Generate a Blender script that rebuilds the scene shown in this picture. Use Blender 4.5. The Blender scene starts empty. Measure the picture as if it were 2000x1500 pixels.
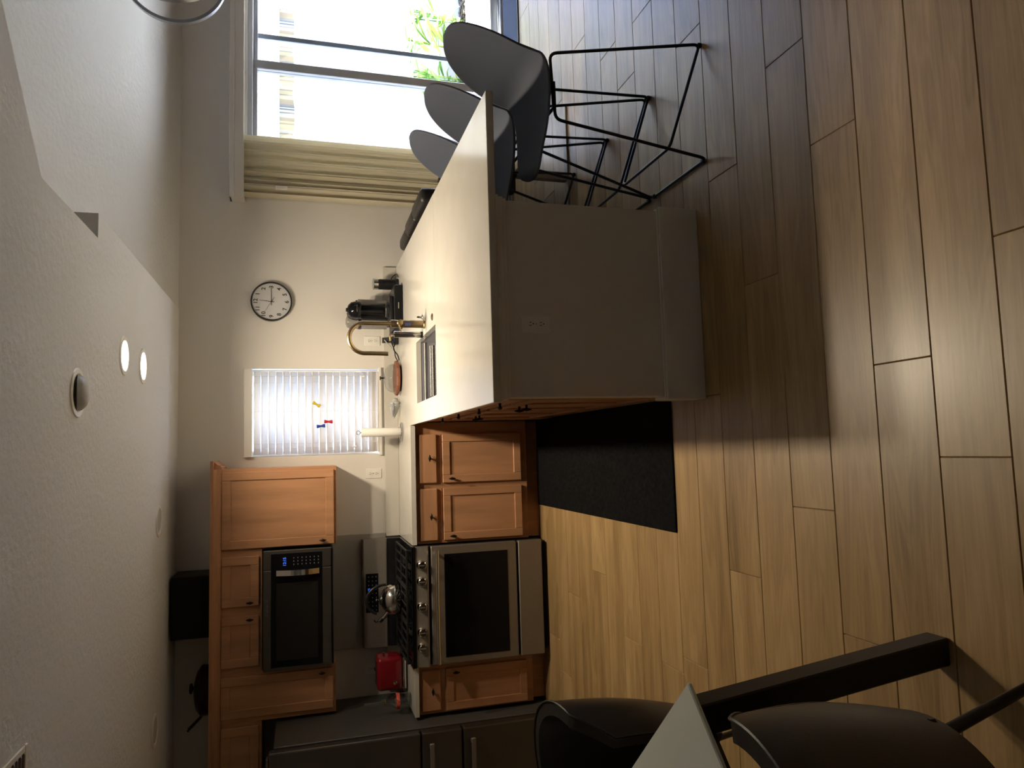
import bpy, bmesh, math, random
from mathutils import Vector, Matrix
random.seed(7)
R = math.radians
PI = math.pi
SC = bpy.context.scene
COL = SC.collection

# ------------------------------------------------------------------ camera
def make_camera():
    yaw, pit, rol, f = .0933, .2836, -.0031, 1413.1
    F = Vector((math.sin(yaw)*math.cos(pit), math.cos(yaw)*math.cos(pit), -math.sin(pit)))
    Rt = Vector((math.cos(yaw), -math.sin(yaw), 0))
    U = Rt.cross(F)
    R2 = math.cos(rol)*Rt + math.sin(rol)*U
    U2 = -math.sin(rol)*Rt + math.cos(rol)*U
    cd = bpy.data.cameras.new('camera'); cam = bpy.data.objects.new('camera', cd); COL.objects.link(cam)
    cd.sensor_fit = 'HORIZONTAL'; cd.sensor_width = 36.0; cd.lens = 36.0*f/2000.0
    cd.clip_start = .05; cd.clip_end = 200
    # the photograph is held sideways: room-up points to picture-left
    X, Y, Z = -U2, R2, -F
    M = Matrix(((X.x, Y.x, Z.x, 0), (X.y, Y.y, Z.y, -5.458), (X.z, Y.z, Z.z, 1.6114), (0, 0, 0, 1)))
    cam.matrix_world = M
    SC.camera = cam
make_camera()

# ------------------------------------------------------------------ world, sun, exposure
EXPOSURE = 3.35
SKY = 5.0
SUN = 7.5
DOWN = 2.35
w = bpy.data.worlds.new('sky'); SC.world = w; w.use_nodes = True
nt = w.node_tree; bg = nt.nodes['Background']
sky = nt.nodes.new('ShaderNodeTexSky'); sky.sky_type = 'HOSEK_WILKIE'; sky.turbidity = 3.0; sky.ground_albedo = .5
sky.sun_direction = Vector((.70, .12, .72)).normalized()
tint = nt.nodes.new('ShaderNodeVectorMath'); tint.operation = 'MULTIPLY'; tint.inputs[1].default_value = (.93, .96, 1.22)
nt.links.new(sky.outputs[0], tint.inputs[0]); nt.links.new(tint.outputs[0], bg.inputs[0]); bg.inputs[1].default_value = SKY
sd = bpy.data.lights.new('sun_offscreen', 'SUN'); so = bpy.data.objects.new('sun_offscreen', sd); COL.objects.link(so)
sd.energy = SUN; sd.angle = R(1.0); sd.color = (1, .99, .97)
so.rotation_euler = Vector((.70, .10, .72)).to_track_quat('Z', 'Y').to_euler(); so.location = (9, 3, 9)
SC.view_settings.view_transform = 'Standard'; SC.view_settings.look = 'None'
SC.view_settings.exposure = EXPOSURE; SC.view_settings.gamma = 1.0
try: SC.view_settings.use_curve_mapping = False
except Exception: pass
try:
    SC.cycles.use_denoising = True; SC.cycles.max_bounces = 10; SC.cycles.diffuse_bounces = 6
    SC.cycles.transparent_max_bounces = 16; SC.cycles.sample_clamp_indirect = 6.0
    SC.cycles.caustics_reflective = False; SC.cycles.caustics_refractive = False
except Exception: pass

# ------------------------------------------------------------------ materials
MATS = {}
def mat(name, col=(.8, .8, .8), rough=.5, metal=0., noise=None, bump=None, trans=0., spec=.5, emit=None, translucent=0., coat=0., alpha=1., ior=1.45):
    """noise=(scale, amount, (sx,sy,sz)); bump=(scale, strength, detail)"""
    if name in MATS: return MATS[name]
    m = bpy.data.materials.new(name); m.use_nodes = True; MATS[name] = m
    n = m.node_tree.nodes; l = m.node_tree.links
    b = n['Principled BSDF']
    b.inputs['Base Color'].default_value = (*col, 1); b.inputs['Roughness'].default_value = rough
    b.inputs['Metallic'].default_value = metal; b.inputs['IOR'].default_value = ior
    b.inputs['Transmission Weight'].default_value = trans
    b.inputs['Specular IOR Level'].default_value = spec
    b.inputs['Coat Weight'].default_value = coat
    if emit:
        b.inputs['Emission Color'].default_value = (*emit[0], 1); b.inputs['Emission Strength'].default_value = emit[1]
    tc = n.new('ShaderNodeTexCoord')
    if noise:
        sc, am, st = noise
        mp = n.new('ShaderNodeMapping'); mp.inputs['Scale'].default_value = st
        l.new(tc.outputs['Object'], mp.inputs[0])
        nz = n.new('ShaderNodeTexNoise'); nz.inputs['Scale'].default_value = sc; nz.inputs['Detail'].default_value = 5
        l.new(mp.outputs[0], nz.inputs['Vector'])
        mr = n.new('ShaderNodeMapRange'); mr.inputs[1].default_value = .3; mr.inputs[2].default_value = .7
        mr.inputs[3].default_value = 1-am; mr.inputs[4].default_value = 1+am
        l.new(nz.outputs[0], mr.inputs[0])
        mx = n.new('ShaderNodeVectorMath'); mx.operation = 'SCALE'; mx.inputs[0].default_value = col
        l.new(mr.outputs[0], mx.inputs['Scale']); l.new(mx.outputs[0], b.inputs['Base Color'])
    if bump:
        sc, sg, de = bump
        nz = n.new('ShaderNodeTexNoise'); nz.inputs['Scale'].default_value = sc; nz.inputs['Detail'].default_value = de
        l.new(tc.outputs['Object'], nz.inputs['Vector'])
        bp = n.new('ShaderNodeBump'); bp.inputs['Strength'].default_value = sg; bp.inputs['Distance'].default_value = .004
        l.new(nz.outputs[0], bp.inputs['Height']); l.new(bp.outputs[0], b.inputs['Normal'])
    if translucent:
        t = n.new('ShaderNodeBsdfTranslucent'); t.inputs[0].default_value = (*col, 1)
        ms = n.new('ShaderNodeMixShader'); ms.inputs[0].default_value = translucent
        l.new(b.outputs[0], ms.inputs[1]); l.new(t.outputs[0], ms.inputs[2])
        l.new(ms.outputs[0], n['Material Output'].inputs[0])
    return m
def glass_mat(name, tint=(1, 1, 1), refl=1.0):
    if name in MATS: return MATS[name]
    m = bpy.data.materials.new(name); m.use_nodes = True; MATS[name] = m
    n = m.node_tree.nodes; l = m.node_tree.links
    n.remove(n['Principled BSDF'])
    tr = n.new('ShaderNodeBsdfTransparent'); tr.inputs[0].default_value = (*tint, 1)
    gl = n.new('ShaderNodeBsdfGlossy'); gl.inputs['Roughness'].default_value = .02
    lw = n.new('ShaderNodeLayerWeight'); pw = n.new('ShaderNodeMath'); pw.operation = 'POWER'; pw.inputs[1].default_value = 4.0; l.new(lw.outputs['Facing'], pw.inputs[0])
    fr = n.new('ShaderNodeMath'); fr.operation = 'MULTIPLY_ADD'; fr.inputs[1].default_value = .75; fr.inputs[2].default_value = .05; l.new(pw.outputs[0], fr.inputs[0])
    mu = n.new('ShaderNodeMath'); mu.operation = 'MULTIPLY'; mu.inputs[1].default_value = refl
    ms = n.new('ShaderNodeMixShader')
    l.new(fr.outputs[0], mu.inputs[0]); l.new(mu.outputs[0], ms.inputs[0]); l.new(tr.outputs[0], ms.inputs[1]); l.new(gl.outputs[0], ms.inputs[2])
    l.new(ms.outputs[0], n['Material Output'].inputs[0])
    return m

def floor_mat():
    m = bpy.data.materials.new('oak_plank'); m.use_nodes = True; MATS['oak_plank'] = m
    n = m.node_tree.nodes; l = m.node_tree.links; b = n['Principled BSDF']
    tc = n.new('ShaderNodeTexCoord'); oi = n.new('ShaderNodeObjectInfo')
    off = n.new('ShaderNodeVectorMath'); off.operation = 'MULTIPLY_ADD'
    cmb = n.new('ShaderNodeCombineXYZ')
    for i in range(3): l.new(oi.outputs['Random'], cmb.inputs[i])
    off.inputs[1].default_value = (37, 53, 11)
    l.new(cmb.outputs[0], off.inputs[0]); l.new(tc.outputs['Object'], off.inputs[2])
    mp = n.new('ShaderNodeMapping'); mp.inputs['Scale'].default_value = (.55, 5.5, 1)
    l.new(off.outputs[0], mp.inputs[0])
    # broad cathedral bands
    nz = n.new('ShaderNodeTexNoise'); nz.inputs['Scale'].default_value = 1.5; nz.inputs['Detail'].default_value = 3; nz.inputs['Distortion'].default_value = .6
    l.new(mp.outputs[0], nz.inputs['Vector'])
    # fine grain
    mp2 = n.new('ShaderNodeMapping'); mp2.inputs['Scale'].default_value = (2.5, 75, 1); l.new(off.outputs[0], mp2.inputs[0])
    nf = n.new('ShaderNodeTexNoise'); nf.inputs['Scale'].default_value = 2.0; nf.inputs['Detail'].default_value = 6; nf.inputs['Roughness'].default_value = .65
    l.new(mp2.outputs[0], nf.inputs['Vector'])
    # ring lines driven by broad noise
    wv = n.new('ShaderNodeMath'); wv.operation = 'MULTIPLY'; wv.inputs[1].default_value = 75; l.new(nz.outputs[0], wv.inputs[0])
    sn = n.new('ShaderNodeMath'); sn.operation = 'SINE'; l.new(wv.outputs[0], sn.inputs[0])
    a1 = n.new('ShaderNodeMath'); a1.operation = 'MULTIPLY_ADD'; a1.inputs[1].default_value = .05; l.new(sn.outputs[0], a1.inputs[0])
    a0 = n.new('ShaderNodeMath'); a0.operation = 'MULTIPLY_ADD'; a0.inputs[1].default_value = .45; l.new(nf.outputs[0], a0.inputs[0])
    a00 = n.new('ShaderNodeMath'); a00.operation = 'MULTIPLY'; a00.inputs[1].default_value = .75; l.new(nz.outputs[0], a00.inputs[0])
    l.new(a00.outputs[0], a0.inputs[2]); l.new(a0.outputs[0], a1.inputs[2])
    a2 = n.new('ShaderNodeMath'); a2.operation = 'MULTIPLY_ADD'; a2.inputs[1].default_value = .10; l.new(oi.outputs['Random'], a2.inputs[0]); l.new(a1.outputs[0], a2.inputs[2])
    cr = n.new('ShaderNodeValToRGB')
    e = cr.color_ramp.elements
    e[0].position = .38; e[0].color = (.200, .122, .046, 1)
    e[1].position = .88; e[1].color = (.460, .312, .145, 1)
    k = e.new(.62); k.color = (.335, .214, .090, 1)
    l.new(a2.outputs[0], cr.inputs[0]); l.new(cr.outputs[0], b.inputs['Base Color'])
    b.inputs['Roughness'].default_value = .42; b.inputs['Coat Weight'].default_value = .38; b.inputs['Coat Roughness'].default_value = .32
    bp = n.new('ShaderNodeBump'); bp.inputs['Strength'].default_value = .12; bp.inputs['Distance'].default_value = .002
    l.new(nf.outputs[0], bp.inputs['Height']); l.new(bp.outputs[0], b.inputs['Normal'])
    return m

def stripe_mat(name, tl, mul):
    m = bpy.data.materials.new(name); m.use_nodes = True; MATS[name] = m
    n = m.node_tree.nodes; l = m.node_tree.links; b = n['Principled BSDF']
    tc = n.new('ShaderNodeTexCoord'); sp = n.new('ShaderNodeSeparateXYZ'); l.new(tc.outputs['Object'], sp.inputs[0])
    mu = n.new('ShaderNodeMath'); mu.operation = 'MULTIPLY'; mu.inputs[1].default_value = 1/.42; l.new(sp.outputs[0], mu.inputs[0])
    fr = n.new('ShaderNodeMath'); fr.operation = 'FRACT'; l.new(mu.outputs[0], fr.inputs[0])
    cr = n.new('ShaderNodeValToRGB'); cr.color_ramp.interpolation = 'CONSTANT'
    e = cr.color_ramp.elements
    cream, tan, grey, blue, white = (.42, .38, .25), (.28, .24, .17), (.20, .20, .19), (.10, .13, .16), (.45, .44, .38)
    cream, tan, grey, blue, white = [tuple(q*mul for q in c_) for c_ in (cream, tan, grey, blue, white)]
    e[0].position = 0; e[0].color = (*cream, 1); e[1].position = .14; e[1].color = (*tan, 1)
    for p, c in ((.17, cream), (.22, tan), (.30, white), (.38, grey), (.41, white), (.46, blue), (.49, white), (.52, blue), (.55, grey), (.60, tan), (.72, cream), (.80, grey), (.82, cream), (.90, tan), (.93, white)):
        x = e.new(p); x.color = (*c, 1)
    l.new(fr.outputs[0], cr.inputs[0]); l.new(cr.outputs[0], b.inputs['Base Color']); b.inputs['Roughness'].default_value = .8
    t = n.new('ShaderNodeBsdfTranslucent'); l.new(cr.outputs[0], t.inputs[0])
    ms = n.new('ShaderNodeMixShader'); ms.inputs[0].default_value = tl
    l.new(b.outputs[0], ms.inputs[1]); l.new(t.outputs[0], ms.inputs[2]); l.new(ms.outputs[0], n['Material Output'].inputs[0])
    return m
def leaf_mat():
    m = bpy.data.materials.new('leaf'); m.use_nodes = True; MATS['leaf'] = m
    n = m.node_tree.nodes; l = m.node_tree.links; b = n['Principled BSDF']
    tc = n.new('ShaderNodeTexCoord'); oi = n.new('ShaderNodeObjectInfo')
    mp = n.new('ShaderNodeMapping'); mp.inputs['Scale'].default_value = (2, 40, 1); l.new(tc.outputs['Object'], mp.inputs[0])
    nz = n.new('ShaderNodeTexNoise'); nz.inputs['Scale'].default_value = 3; l.new(mp.outputs[0], nz.inputs['Vector'])
    ad = n.new('ShaderNodeMath'); ad.operation = 'MULTIPLY_ADD'; ad.inputs[1].default_value = .35; l.new(oi.outputs['Random'], ad.inputs[0]); l.new(nz.outputs[0], ad.inputs[2])
    cr = n.new('ShaderNodeValToRGB'); e = cr.color_ramp.elements
    e[0].position = .45; e[0].color = (.07, .20, .06, 1); e[1].position = .85; e[1].color = (.75, .74, .30, 1)
    k = e.new(.62); k.color = (.20, .42, .10, 1)
    l.new(ad.outputs[0], cr.inputs[0]); l.new(cr.outputs[0], b.inputs['Base Color']); b.inputs['Roughness'].default_value = .4
    t = n.new('ShaderNodeBsdfTranslucent'); l.new(cr.outputs[0], t.inputs[0])
    ms = n.new('ShaderNodeMixShader'); ms.inputs[0].default_value = .4
    l.new(b.outputs[0], ms.inputs[1]); l.new(t.outputs[0], ms.inputs[2]); l.new(ms.outputs[0], n['Material Output'].inputs[0])
    return m

M_wall = mat('painted_wall', (.68, .65, .60), .75, bump=(140, .12, 3))
M_ceil = mat('textured_ceiling', (.65, .66, .655), .85, bump=(34, 1.0, 4))
M_white = mat('white_paint', (.72, .70, .66), .45)
M_whitepl = mat('white_plastic', (.75, .73, .68), .35)
M_wood = mat('maple_cabinet', (.44, .225, .115), .42, noise=(3.0, .16, (6, 6, .7)))
M_woodh = mat('maple_cabinet_horizontal', (.44, .225, .115), .42, noise=(3.0, .16, (.7, 6, 6)))
M_quartz = mat('white_quartz', (.58, .555, .50), .16, noise=(6, .03, (1, 1, 1)))
M_steel = mat('brushed_stainless', (.34, .31, .27), .56, 1.0, noise=(20, .06, (1, 1, 30)))
M_steeld = mat('slate_stainless', (.15, .14, .125), .45, 1.0, noise=(20, .05, (1, 1, 30)))
M_chrome = mat('polished_chrome', (.72, .70, .66), .12, 1.0)
M_black = mat('black_plastic', (.012, .012, .013), .35)
M_blackgl = mat('black_glass', (.006, .006, .007), .08, spec=.25)
M_iron = mat('cast_iron', (.010, .010, .011), .55)
M_blackmt = mat('black_powder_coat', (.010, .010, .012), .38)
M_bronze = mat('dark_bronze', (.020, .015, .012), .38, .6)
M_shell = mat('charcoal_shell', (.100, .114, .150), .62, spec=.15)
M_gold = mat('brushed_gold', (.42, .31, .17), .30, 1.0)
M_leather = mat('black_leather', (.016, .014, .013), .42, bump=(220, .10, 3))
M_dkwood = mat('black_stained_wood', (.018, .014, .012), .5)
M_frost = mat('frosted_white_glass', (.70, .75, .69), .18)
M_mat = mat('black_carpet', (.0065, .0065, .007), .95, spec=.1, noise=(60, .5, (1, 1, 1)), bump=(500, .8, 2))
M_doormat = mat('blue_grey_mat', (.060, .085, .15), .85, bump=(400, .6, 2))
M_alu = mat('door_aluminium', (.48, .50, .53), .45)
M_glass = glass_mat('window_glass', (.97, .98, .98), .8)
M_clear = glass_mat('clear_glass', (.88, .90, .89), 1.7)
M_blind = mat('blind_slat', (.92, .87, .78), .5, translucent=.66)
M_vblind = mat('vertical_slat', (.82, .77, .62), .5, translucent=.38)
M_red = mat('red_enamel', (.20, .006, .012), .22, coat=.5)
M_paper = mat('paper', (.80, .78, .74), .9)
M_redwood = mat('red_wood', (.22, .085, .05), .4, noise=(5, .25, (1, 8, 8)))
M_text = mat('dark_print', (.02, .02, .02), .6)
M_greytx = mat('grey_print', (.16, .16, .17), .6)
M_blue = mat('blue_display', (.02, .05, .3), .4, emit=((.05, .18, 1.0), .09))
M_stucco = mat('white_stucco', (.50, .49, .52), .9, bump=(90, .5, 4))
M_conc = mat('pale_concrete', (.74, .74, .75), .9, noise=(5, .06, (1, 1, 1)))
M_lampdisc = mat('lamp_diffuser_lit', (1, .95, .85), .5, emit=((1, .92, .78), 1.6))
M_lampoff = mat('lamp_lens_off', (.50, .50, .50), .35)
M_awfr = mat('awning_frame_paint', (.46, .53, .64), .5)
M_shellw = mat('sea_shell', (.42, .43, .42), .5, noise=(12, .12, (1, 1, 1)))
M_copper = mat('aged_copper', (.045, .022, .014), .35, .8)
M_floor = floor_mat(); M_stripe = stripe_mat('awning_fabric', .20, 1.0); M_leaf = leaf_mat()

# ------------------------------------------------------------------ geometry helpers
def BM(): return bmesh.new()
def append(bm, src):
    me = bpy.data.meshes.new('tmp'); src.to_mesh(me); src.free(); bm.from_mesh(me); bpy.data.meshes.remove(me)
def bx(bm, x0, x1, y0, y1, z0, z1, bev=0., seg=1):
    t = bmesh.new(); r = bmesh.ops.create_cube(t, size=1)
    for v in r['verts']:
        v.co = Vector(((x0+x1)/2+v.co.x*(x1-x0), (y0+y1)/2+v.co.y*(y1-y0), (z0+z1)/2+v.co.z*(z1-z0)))
    if bev > 0:
        bev = min(bev, .49*min(abs(x1-x0), abs(y1-y0), abs(z1-z0)))
        bmesh.ops.bevel(t, geom=list(t.edges), offset=bev, segments=seg, affect='EDGES', profile=.5)
    bmesh.ops.recalc_face_normals(t, faces=list(t.faces))
    append(bm, t); return bm
def box(x0, x1, y0, y1, z0, z1, bev=0., seg=1): return bx(BM(), x0, x1, y0, y1, z0, z1, bev, seg)
def lathe(bm, prof, c=(0, 0, 0), n=32, axis='Z', flip=False):
    """prof: list of (r, h); revolved about axis through c"""
    rings = []
    for r, h in prof:
        ring = []
        if r < 1e-6:
            p = Vector((0, 0, h)); ring = [p]
        else:
            for i in range(n):
                a = 2*PI*i/n; ring.append(Vector((r*math.cos(a), r*math.sin(a), h)))
        rings.append(ring)
    def tr(p):
        if axis == 'Z': q = p
        elif axis == 'X': q = Vector((p.z, p.x, p.y))
        elif axis == '-Y': q = Vector((p.x, -p.z, p.y))
        elif axis == '-X': q = Vector((-p.z, p.x, p.y))
        else: q = Vector((p.y, p.z, p.x))
        return q+Vector(c)
    vs = [[bm.verts.new(tr(p)) for p in ring] for ring in rings]
    fs = []
    for a, b in zip(vs[:-1], vs[1:]):
        for i in range(n):
            j = (i+1) % n
            if len(a) == 1 and len(b) == 1: continue
            if len(a) == 1: f = [a[0], b[i], b[j]]
            elif len(b) == 1: f = [a[i], a[j], b[0]]
            else: f = [a[i], a[j], b[j], b[i]]
            try: fs.append(bm.faces.new(f))
            except ValueError: pass
    bmesh.ops.recalc_face_normals(bm, faces=fs)
    return bm
def cyl(bm, c, r, h, n=24, axis='Z', r2=None):
    r2 = r if r2 is None else r2
    return lathe(bm, [(0, 0), (r, 0), (r2, h), (0, h)], c, n, axis)
def fillet(pts, rad, n=5, closed=False):
    P = [Vector(p) for p in pts]; out = []
    N = len(P)
    for i in range(N):
        if not closed and i in (0, N-1): out.append(P[i]); continue
        a, b, c = P[i-1], P[i], P[(i+1) % N]
        u = (a-b); v = (c-b); lu, lv = u.length, v.length
        if lu < 1e-6 or lv < 1e-6: out.append(b); continue
        d = min(rad, lu*.45, lv*.45)
        p0 = b+u/lu*d; p2 = b+v/lv*d
        for k in range(n+1):
            t = k/n; out.append((1-t)**2*p0+2*t*(1-t)*b+t*t*p2)
    return out
def tube(bm, pts, r, n=8, closed=False):
    P = [Vector(p) for p in pts]; N = len(P)
    rr = r if isinstance(r, (list, tuple)) else [r]*N
    T = []
    for i in range(N):
        if closed: t = P[(i+1) % N]-P[i-1]
        else: t = P[min(i+1, N-1)]-P[max(i-1, 0)]
        T.append(t.normalized())
    up = Vector((0, 0, 1)) if abs(T[0].z) < .9 else Vector((1, 0, 0))
    nrm = (up-T[0]*up.dot(T[0])).normalized()
    rings = []
    for i in range(N):
        nrm = (nrm-T[i]*nrm.dot(T[i])).normalized(); bn = T[i].cross(nrm)
        rings.append([bm.verts.new(P[i]+rr[i]*(nrm*math.cos(2*PI*k/n)+bn*math.sin(2*PI*k/n))) for k in range(n)])
    fs = []
    for i in range(N if closed else N-1):
        a, b = rings[i], rings[(i+1) % N]
        for k in range(n):
            j = (k+1) % n; fs.append(bm.faces.new([a[k], a[j], b[j], b[k]]))
    if not closed:
        fs.append(bm.faces.new(rings[0][::-1])); fs.append(bm.faces.new(rings[-1]))
    bmesh.ops.recalc_face_normals(bm, faces=fs)
    return bm
def prism(bm, poly, ax, a0, a1):
    """extrude a 2-D polygon along ax ('X': poly is (y,z); 'Y': (x,z); 'Z': (x,y))"""
    def mk(p, h): return {'X': (h, p[0], p[1]), 'Y': (p[0], h, p[1]), 'Z': (p[0], p[1], h)}[ax]
    A = [bm.verts.new(mk(p, a0)) for p in poly]; B = [bm.verts.new(mk(p, a1)) for p in poly]
    fs = [bm.faces.new(A), bm.faces.new(B[::-1])]
    for i in range(len(poly)):
        j = (i+1) % len(poly); fs.append(bm.faces.new([A[j], A[i], B[i], B[j]]))
    bmesh.ops.recalc_face_normals(bm, faces=fs)
    return bm
def grid(bm, fn, nu, nv):
    vs = [[bm.verts.new(fn(i/nu, j/nv)) for j in range(nv+1)] for i in range(nu+1)]
    for i in range(nu):
        for j in range(nv):
            try: bm.faces.new([vs[i][j], vs[i+1][j], vs[i+1][j+1], vs[i][j+1]])
            except ValueError: pass
    return bm
def xf(bm, M): bmesh.ops.transform(bm, matrix=M, verts=list(bm.verts)); return bm

def tag(o, label=None, cat=None, group=None, kind=None):
    if label: o['label'] = label
    if cat: o['category'] = cat
    if group: o['group'] = group
    if kind: o['kind'] = kind
    return o
def obj(name, bm, m, parent=None, smooth=False, world=True, loc=None):
    """one mesh object; geometry is given in world coordinates unless world=False"""
    me = bpy.data.meshes.new(name)
    base = Vector((0, 0, 0))
    if parent is not None and world:
        p = parent
        Mw = p.matrix_basis.copy()
        q = p.parent
        while q is not None: Mw = q.matrix_basis @ Mw; q = q.parent
        xf(bm, Mw.inverted())
    elif parent is None and world:
        xs = [v.co for v in bm.verts]
        lo = Vector([min(v[i] for v in xs) for i in range(3)]); hi = Vector([max(v[i] for v in xs) for i in range(3)])
        base = Vector(((lo.x+hi.x)/2, (lo.y+hi.y)/2, lo.z)); xf(bm, Matrix.Translation(-base))
    bm.to_mesh(me); bm.free()
    me.materials.append(m)
    if smooth:
        for p in me.polygons: p.use_smooth = True
        me.set_sharp_from_angle(angle=R(38))
    o = bpy.data.objects.new(name, me); COL.objects.link(o)
    o.location = base if loc is None else loc
    if parent is not None: o.parent = parent; 
    return o
def thing(name, label, cat, loc=(0, 0, 0), rotz=0., group=None):
    o = bpy.data.objects.new(name, None); COL.objects.link(o); o.empty_display_size = .05
    o.location = loc; o.rotation_euler = (0, 0, rotz)
    o.matrix_basis = Matrix.Translation(loc) @ Matrix.Rotation(rotz, 4, 'Z')
    return tag(o, label, cat, group)
def single(name, bm, m, label, cat, group=None, smooth=False):
    return tag(obj(name, bm, m, None, smooth), label, cat, group)
def struct(name, bm, m, parent=None, smooth=False):
    o = obj(name, bm, m, parent, smooth)
    if parent is None: o['kind'] = 'structure'
    return o
def sroot(name, loc=(0, 0, 0)):
    o = bpy.data.objects.new(name, None); COL.objects.link(o); o.location = loc
    o.matrix_basis = Matrix.Translation(loc); o['kind'] = 'structure'; return o
def copy_tree(o, parent=None):
    c = o.copy(); COL.objects.link(c); c.parent = parent
    for ch in o.children: copy_tree(ch, c)
    return c
def text_bm(s, size, ext=.0006, align='CENTER'):
    cu = bpy.data.curves.new('t', 'FONT'); cu.body = s; cu.size = size; cu.extrude = ext; cu.align_x = align; cu.align_y = 'CENTER'
    cu.resolution_u = 4; cu.offset = size*.018
    o = bpy.data.objects.new('t', cu); COL.objects.link(o)
    dg = bpy.context.evaluated_depsgraph_get(); me = bpy.data.meshes.new_from_object(o.evaluated_get(dg))
    b = bmesh.new(); b.from_mesh(me); bpy.data.meshes.remove(me)
    bpy.data.objects.remove(o); bpy.data.curves.remove(cu)
    return b
def text_front(s, size, x, y, z, ext=.0006, align='CENTER'):
    """lettering that reads from the -Y side"""
    b = text_bm(s, size, ext, align)
    return xf(b, Matrix.Translation((x, y, z)) @ Matrix.Rotation(PI/2, 4, 'X'))

# ================================================================== SETTING
H = 2.433
XW0, XW1, YF = -3.3, 5.4, -8.2
WT = .16
# door opening / window opening in the back wall
DX0, DX1, DZ1 = 1.97, 4.40, 1.985
WX0, WX1, WZ0, WZ1 = -.005, .625, 1.055, 2.0
b = BM()
bx(b, XW0, WX0, 0, WT, -.1, 4.6); bx(b, WX1, DX0, 0, WT, -.1, 4.6); bx(b, DX1, XW1, 0, WT, -.1, 4.6)
bx(b, WX0, WX1, 0, WT, -.1, WZ0); bx(b, WX0, WX1, 0, WT, WZ1, 4.6)
bx(b, DX0, DX1, 0, WT, DZ1, 4.6); bx(b, DX0, DX1, 0, WT, -.1, -.002)
struct('wall_back', b, M_wall)
struct('wall_left', box(XW0-.15, XW0, YF-.15, WT, -.1, 4.6), M_wall)
struct('wall_right', box(XW1, XW1+.15, YF-.15, WT, -.1, 4.6), M_wall)
struct('wall_front', box(XW0, XW1, YF-.15, YF, -.1, 4.6), M_wall)
# floor with its planks
PW, PL = .2037, 1.565
fl = sroot('floor', (0, 0, 0))
obj('subfloor', box(XW0, XW1, YF, 0, -.1, -.010), mat('subfloor', (.06, .04, .02), .9), fl)
obj('far_planking', box(XW0, XW1, YF, -6.394, -.0099, -.0002), M_floor, fl)
def plank_mesh(L):
    bmp = box(-L/2+.0006, L/2-.0006, -PW/2+.0006, PW/2-.0006, -.0098, 0, .0022)
    me = bpy.data.meshes.new('plank'); bmp.to_mesh(me); bmp.free(); me.materials.append(M_floor); return me
pm_cache = {}
known = {0: 1.76, 1: 1.068, 2: .588, 3: 1.341, 4: .965, 5: .214, 6: -.054, 7: .479}   # end joints seen in the photograph, row by row
Y0 = -2.712
def row_joint(k):
    if k in known: return known[k]
    rr = random.Random(100+k); return rr.uniform(0, PL)
k = -14
while True:
    ytop = Y0-k*PW
    if ytop > .001: k += 1; continue
    if ytop-PW < -6.40: break
    j = row_joint(k)
    x = j
    while x > XW0: x -= PL
    while x < XW1:
        a, c = max(x, XW0), min(x+PL, XW1)
        if c-a > .01:
            key = round(c-a, 3)
            if key not in pm_cache: pm_cache[key] = plank_mesh(c-a)
            o = bpy.data.objects.new('plank', pm_cache[key]); COL.objects.link(o); o.parent = fl
            o.location = ((a+c)/2, ytop-PW/2, 0)
        x += PL
    k += 1
# flat kitchen ceiling with its stepped and angled edge
edge = [(1.045, .02), (1.045, -2.11), (.938, -2.11), (.938, -2.80), (XW1, -2.80-(XW1-.938)*.96)]
poly = [(XW0, .02)] + edge + [(XW1, YF), (XW0, YF)]
struct('ceiling', prism(BM(), poly, 'Z', H, H+.0025), M_ceil)
KS = .27     # rise of the vaulted part away from the back wall
def vz(y): return H+.004-KS*y
b = BM()
v = [b.verts.new(p) for p in ((.90, 0, vz(0)), (XW1, 0, vz(0)), (XW1, -7.3, vz(-7.3)), (.90, -7.3, vz(-7.3)))]
vt = [b.verts.new(p.co+Vector((0, 0, .12))) for p in v]
b.faces.new(v[::-1]); b.faces.new(vt)
for i in range(4): b.faces.new([v[i], v[(i+1) % 4], vt[(i+1) % 4], vt[i]])
bmesh.ops.recalc_face_normals(b, faces=list(b.faces))
struct('ceiling.001', b, M_ceil)
b = BM()
segs = [((1.045, .02), (1.045, -2.059)), (edge[1], edge[2]), ((.938, -2.111), edge[3]), (edge[3], edge[4])]
for (p, q) in segs:
    pa, qa = Vector((*p, 0)), Vector((*q, 0)); d = (qa-pa).normalized(); nrm = Vector((d.y, -d.x, 0))*.05
    zs = [(H+.003), max(vz(p[1]), H+.02), max(vz(q[1]), H+.02)]
    A = [Vector((pa.x, pa.y, zs[0])), Vector((qa.x, qa.y, zs[0])), Vector((qa.x, qa.y, zs[2])), Vector((pa.x, pa.y, zs[1]))]
    V1 = [b.verts.new(t) for t in A]; V2 = [b.verts.new(t+nrm) for t in A]
    b.faces.new(V1); b.faces.new(V2[::-1])
    for i in range(4): b.faces.new([V1[(i+1) % 4], V1[i], V2[i], V2[(i+1) % 4]])
bmesh.ops.recalc_face_normals(b, faces=list(b.faces))
struct('wall_soffit', b, M_wall)
bb = BM()
bx(bb, 1.0, DX0-.06, -.014, -.001, 0, .09, .003); bx(bb, DX1+.06, XW1, -.014, -.001, 0, .09, .003)
struct('baseboard_back', bb, M_white)

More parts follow.
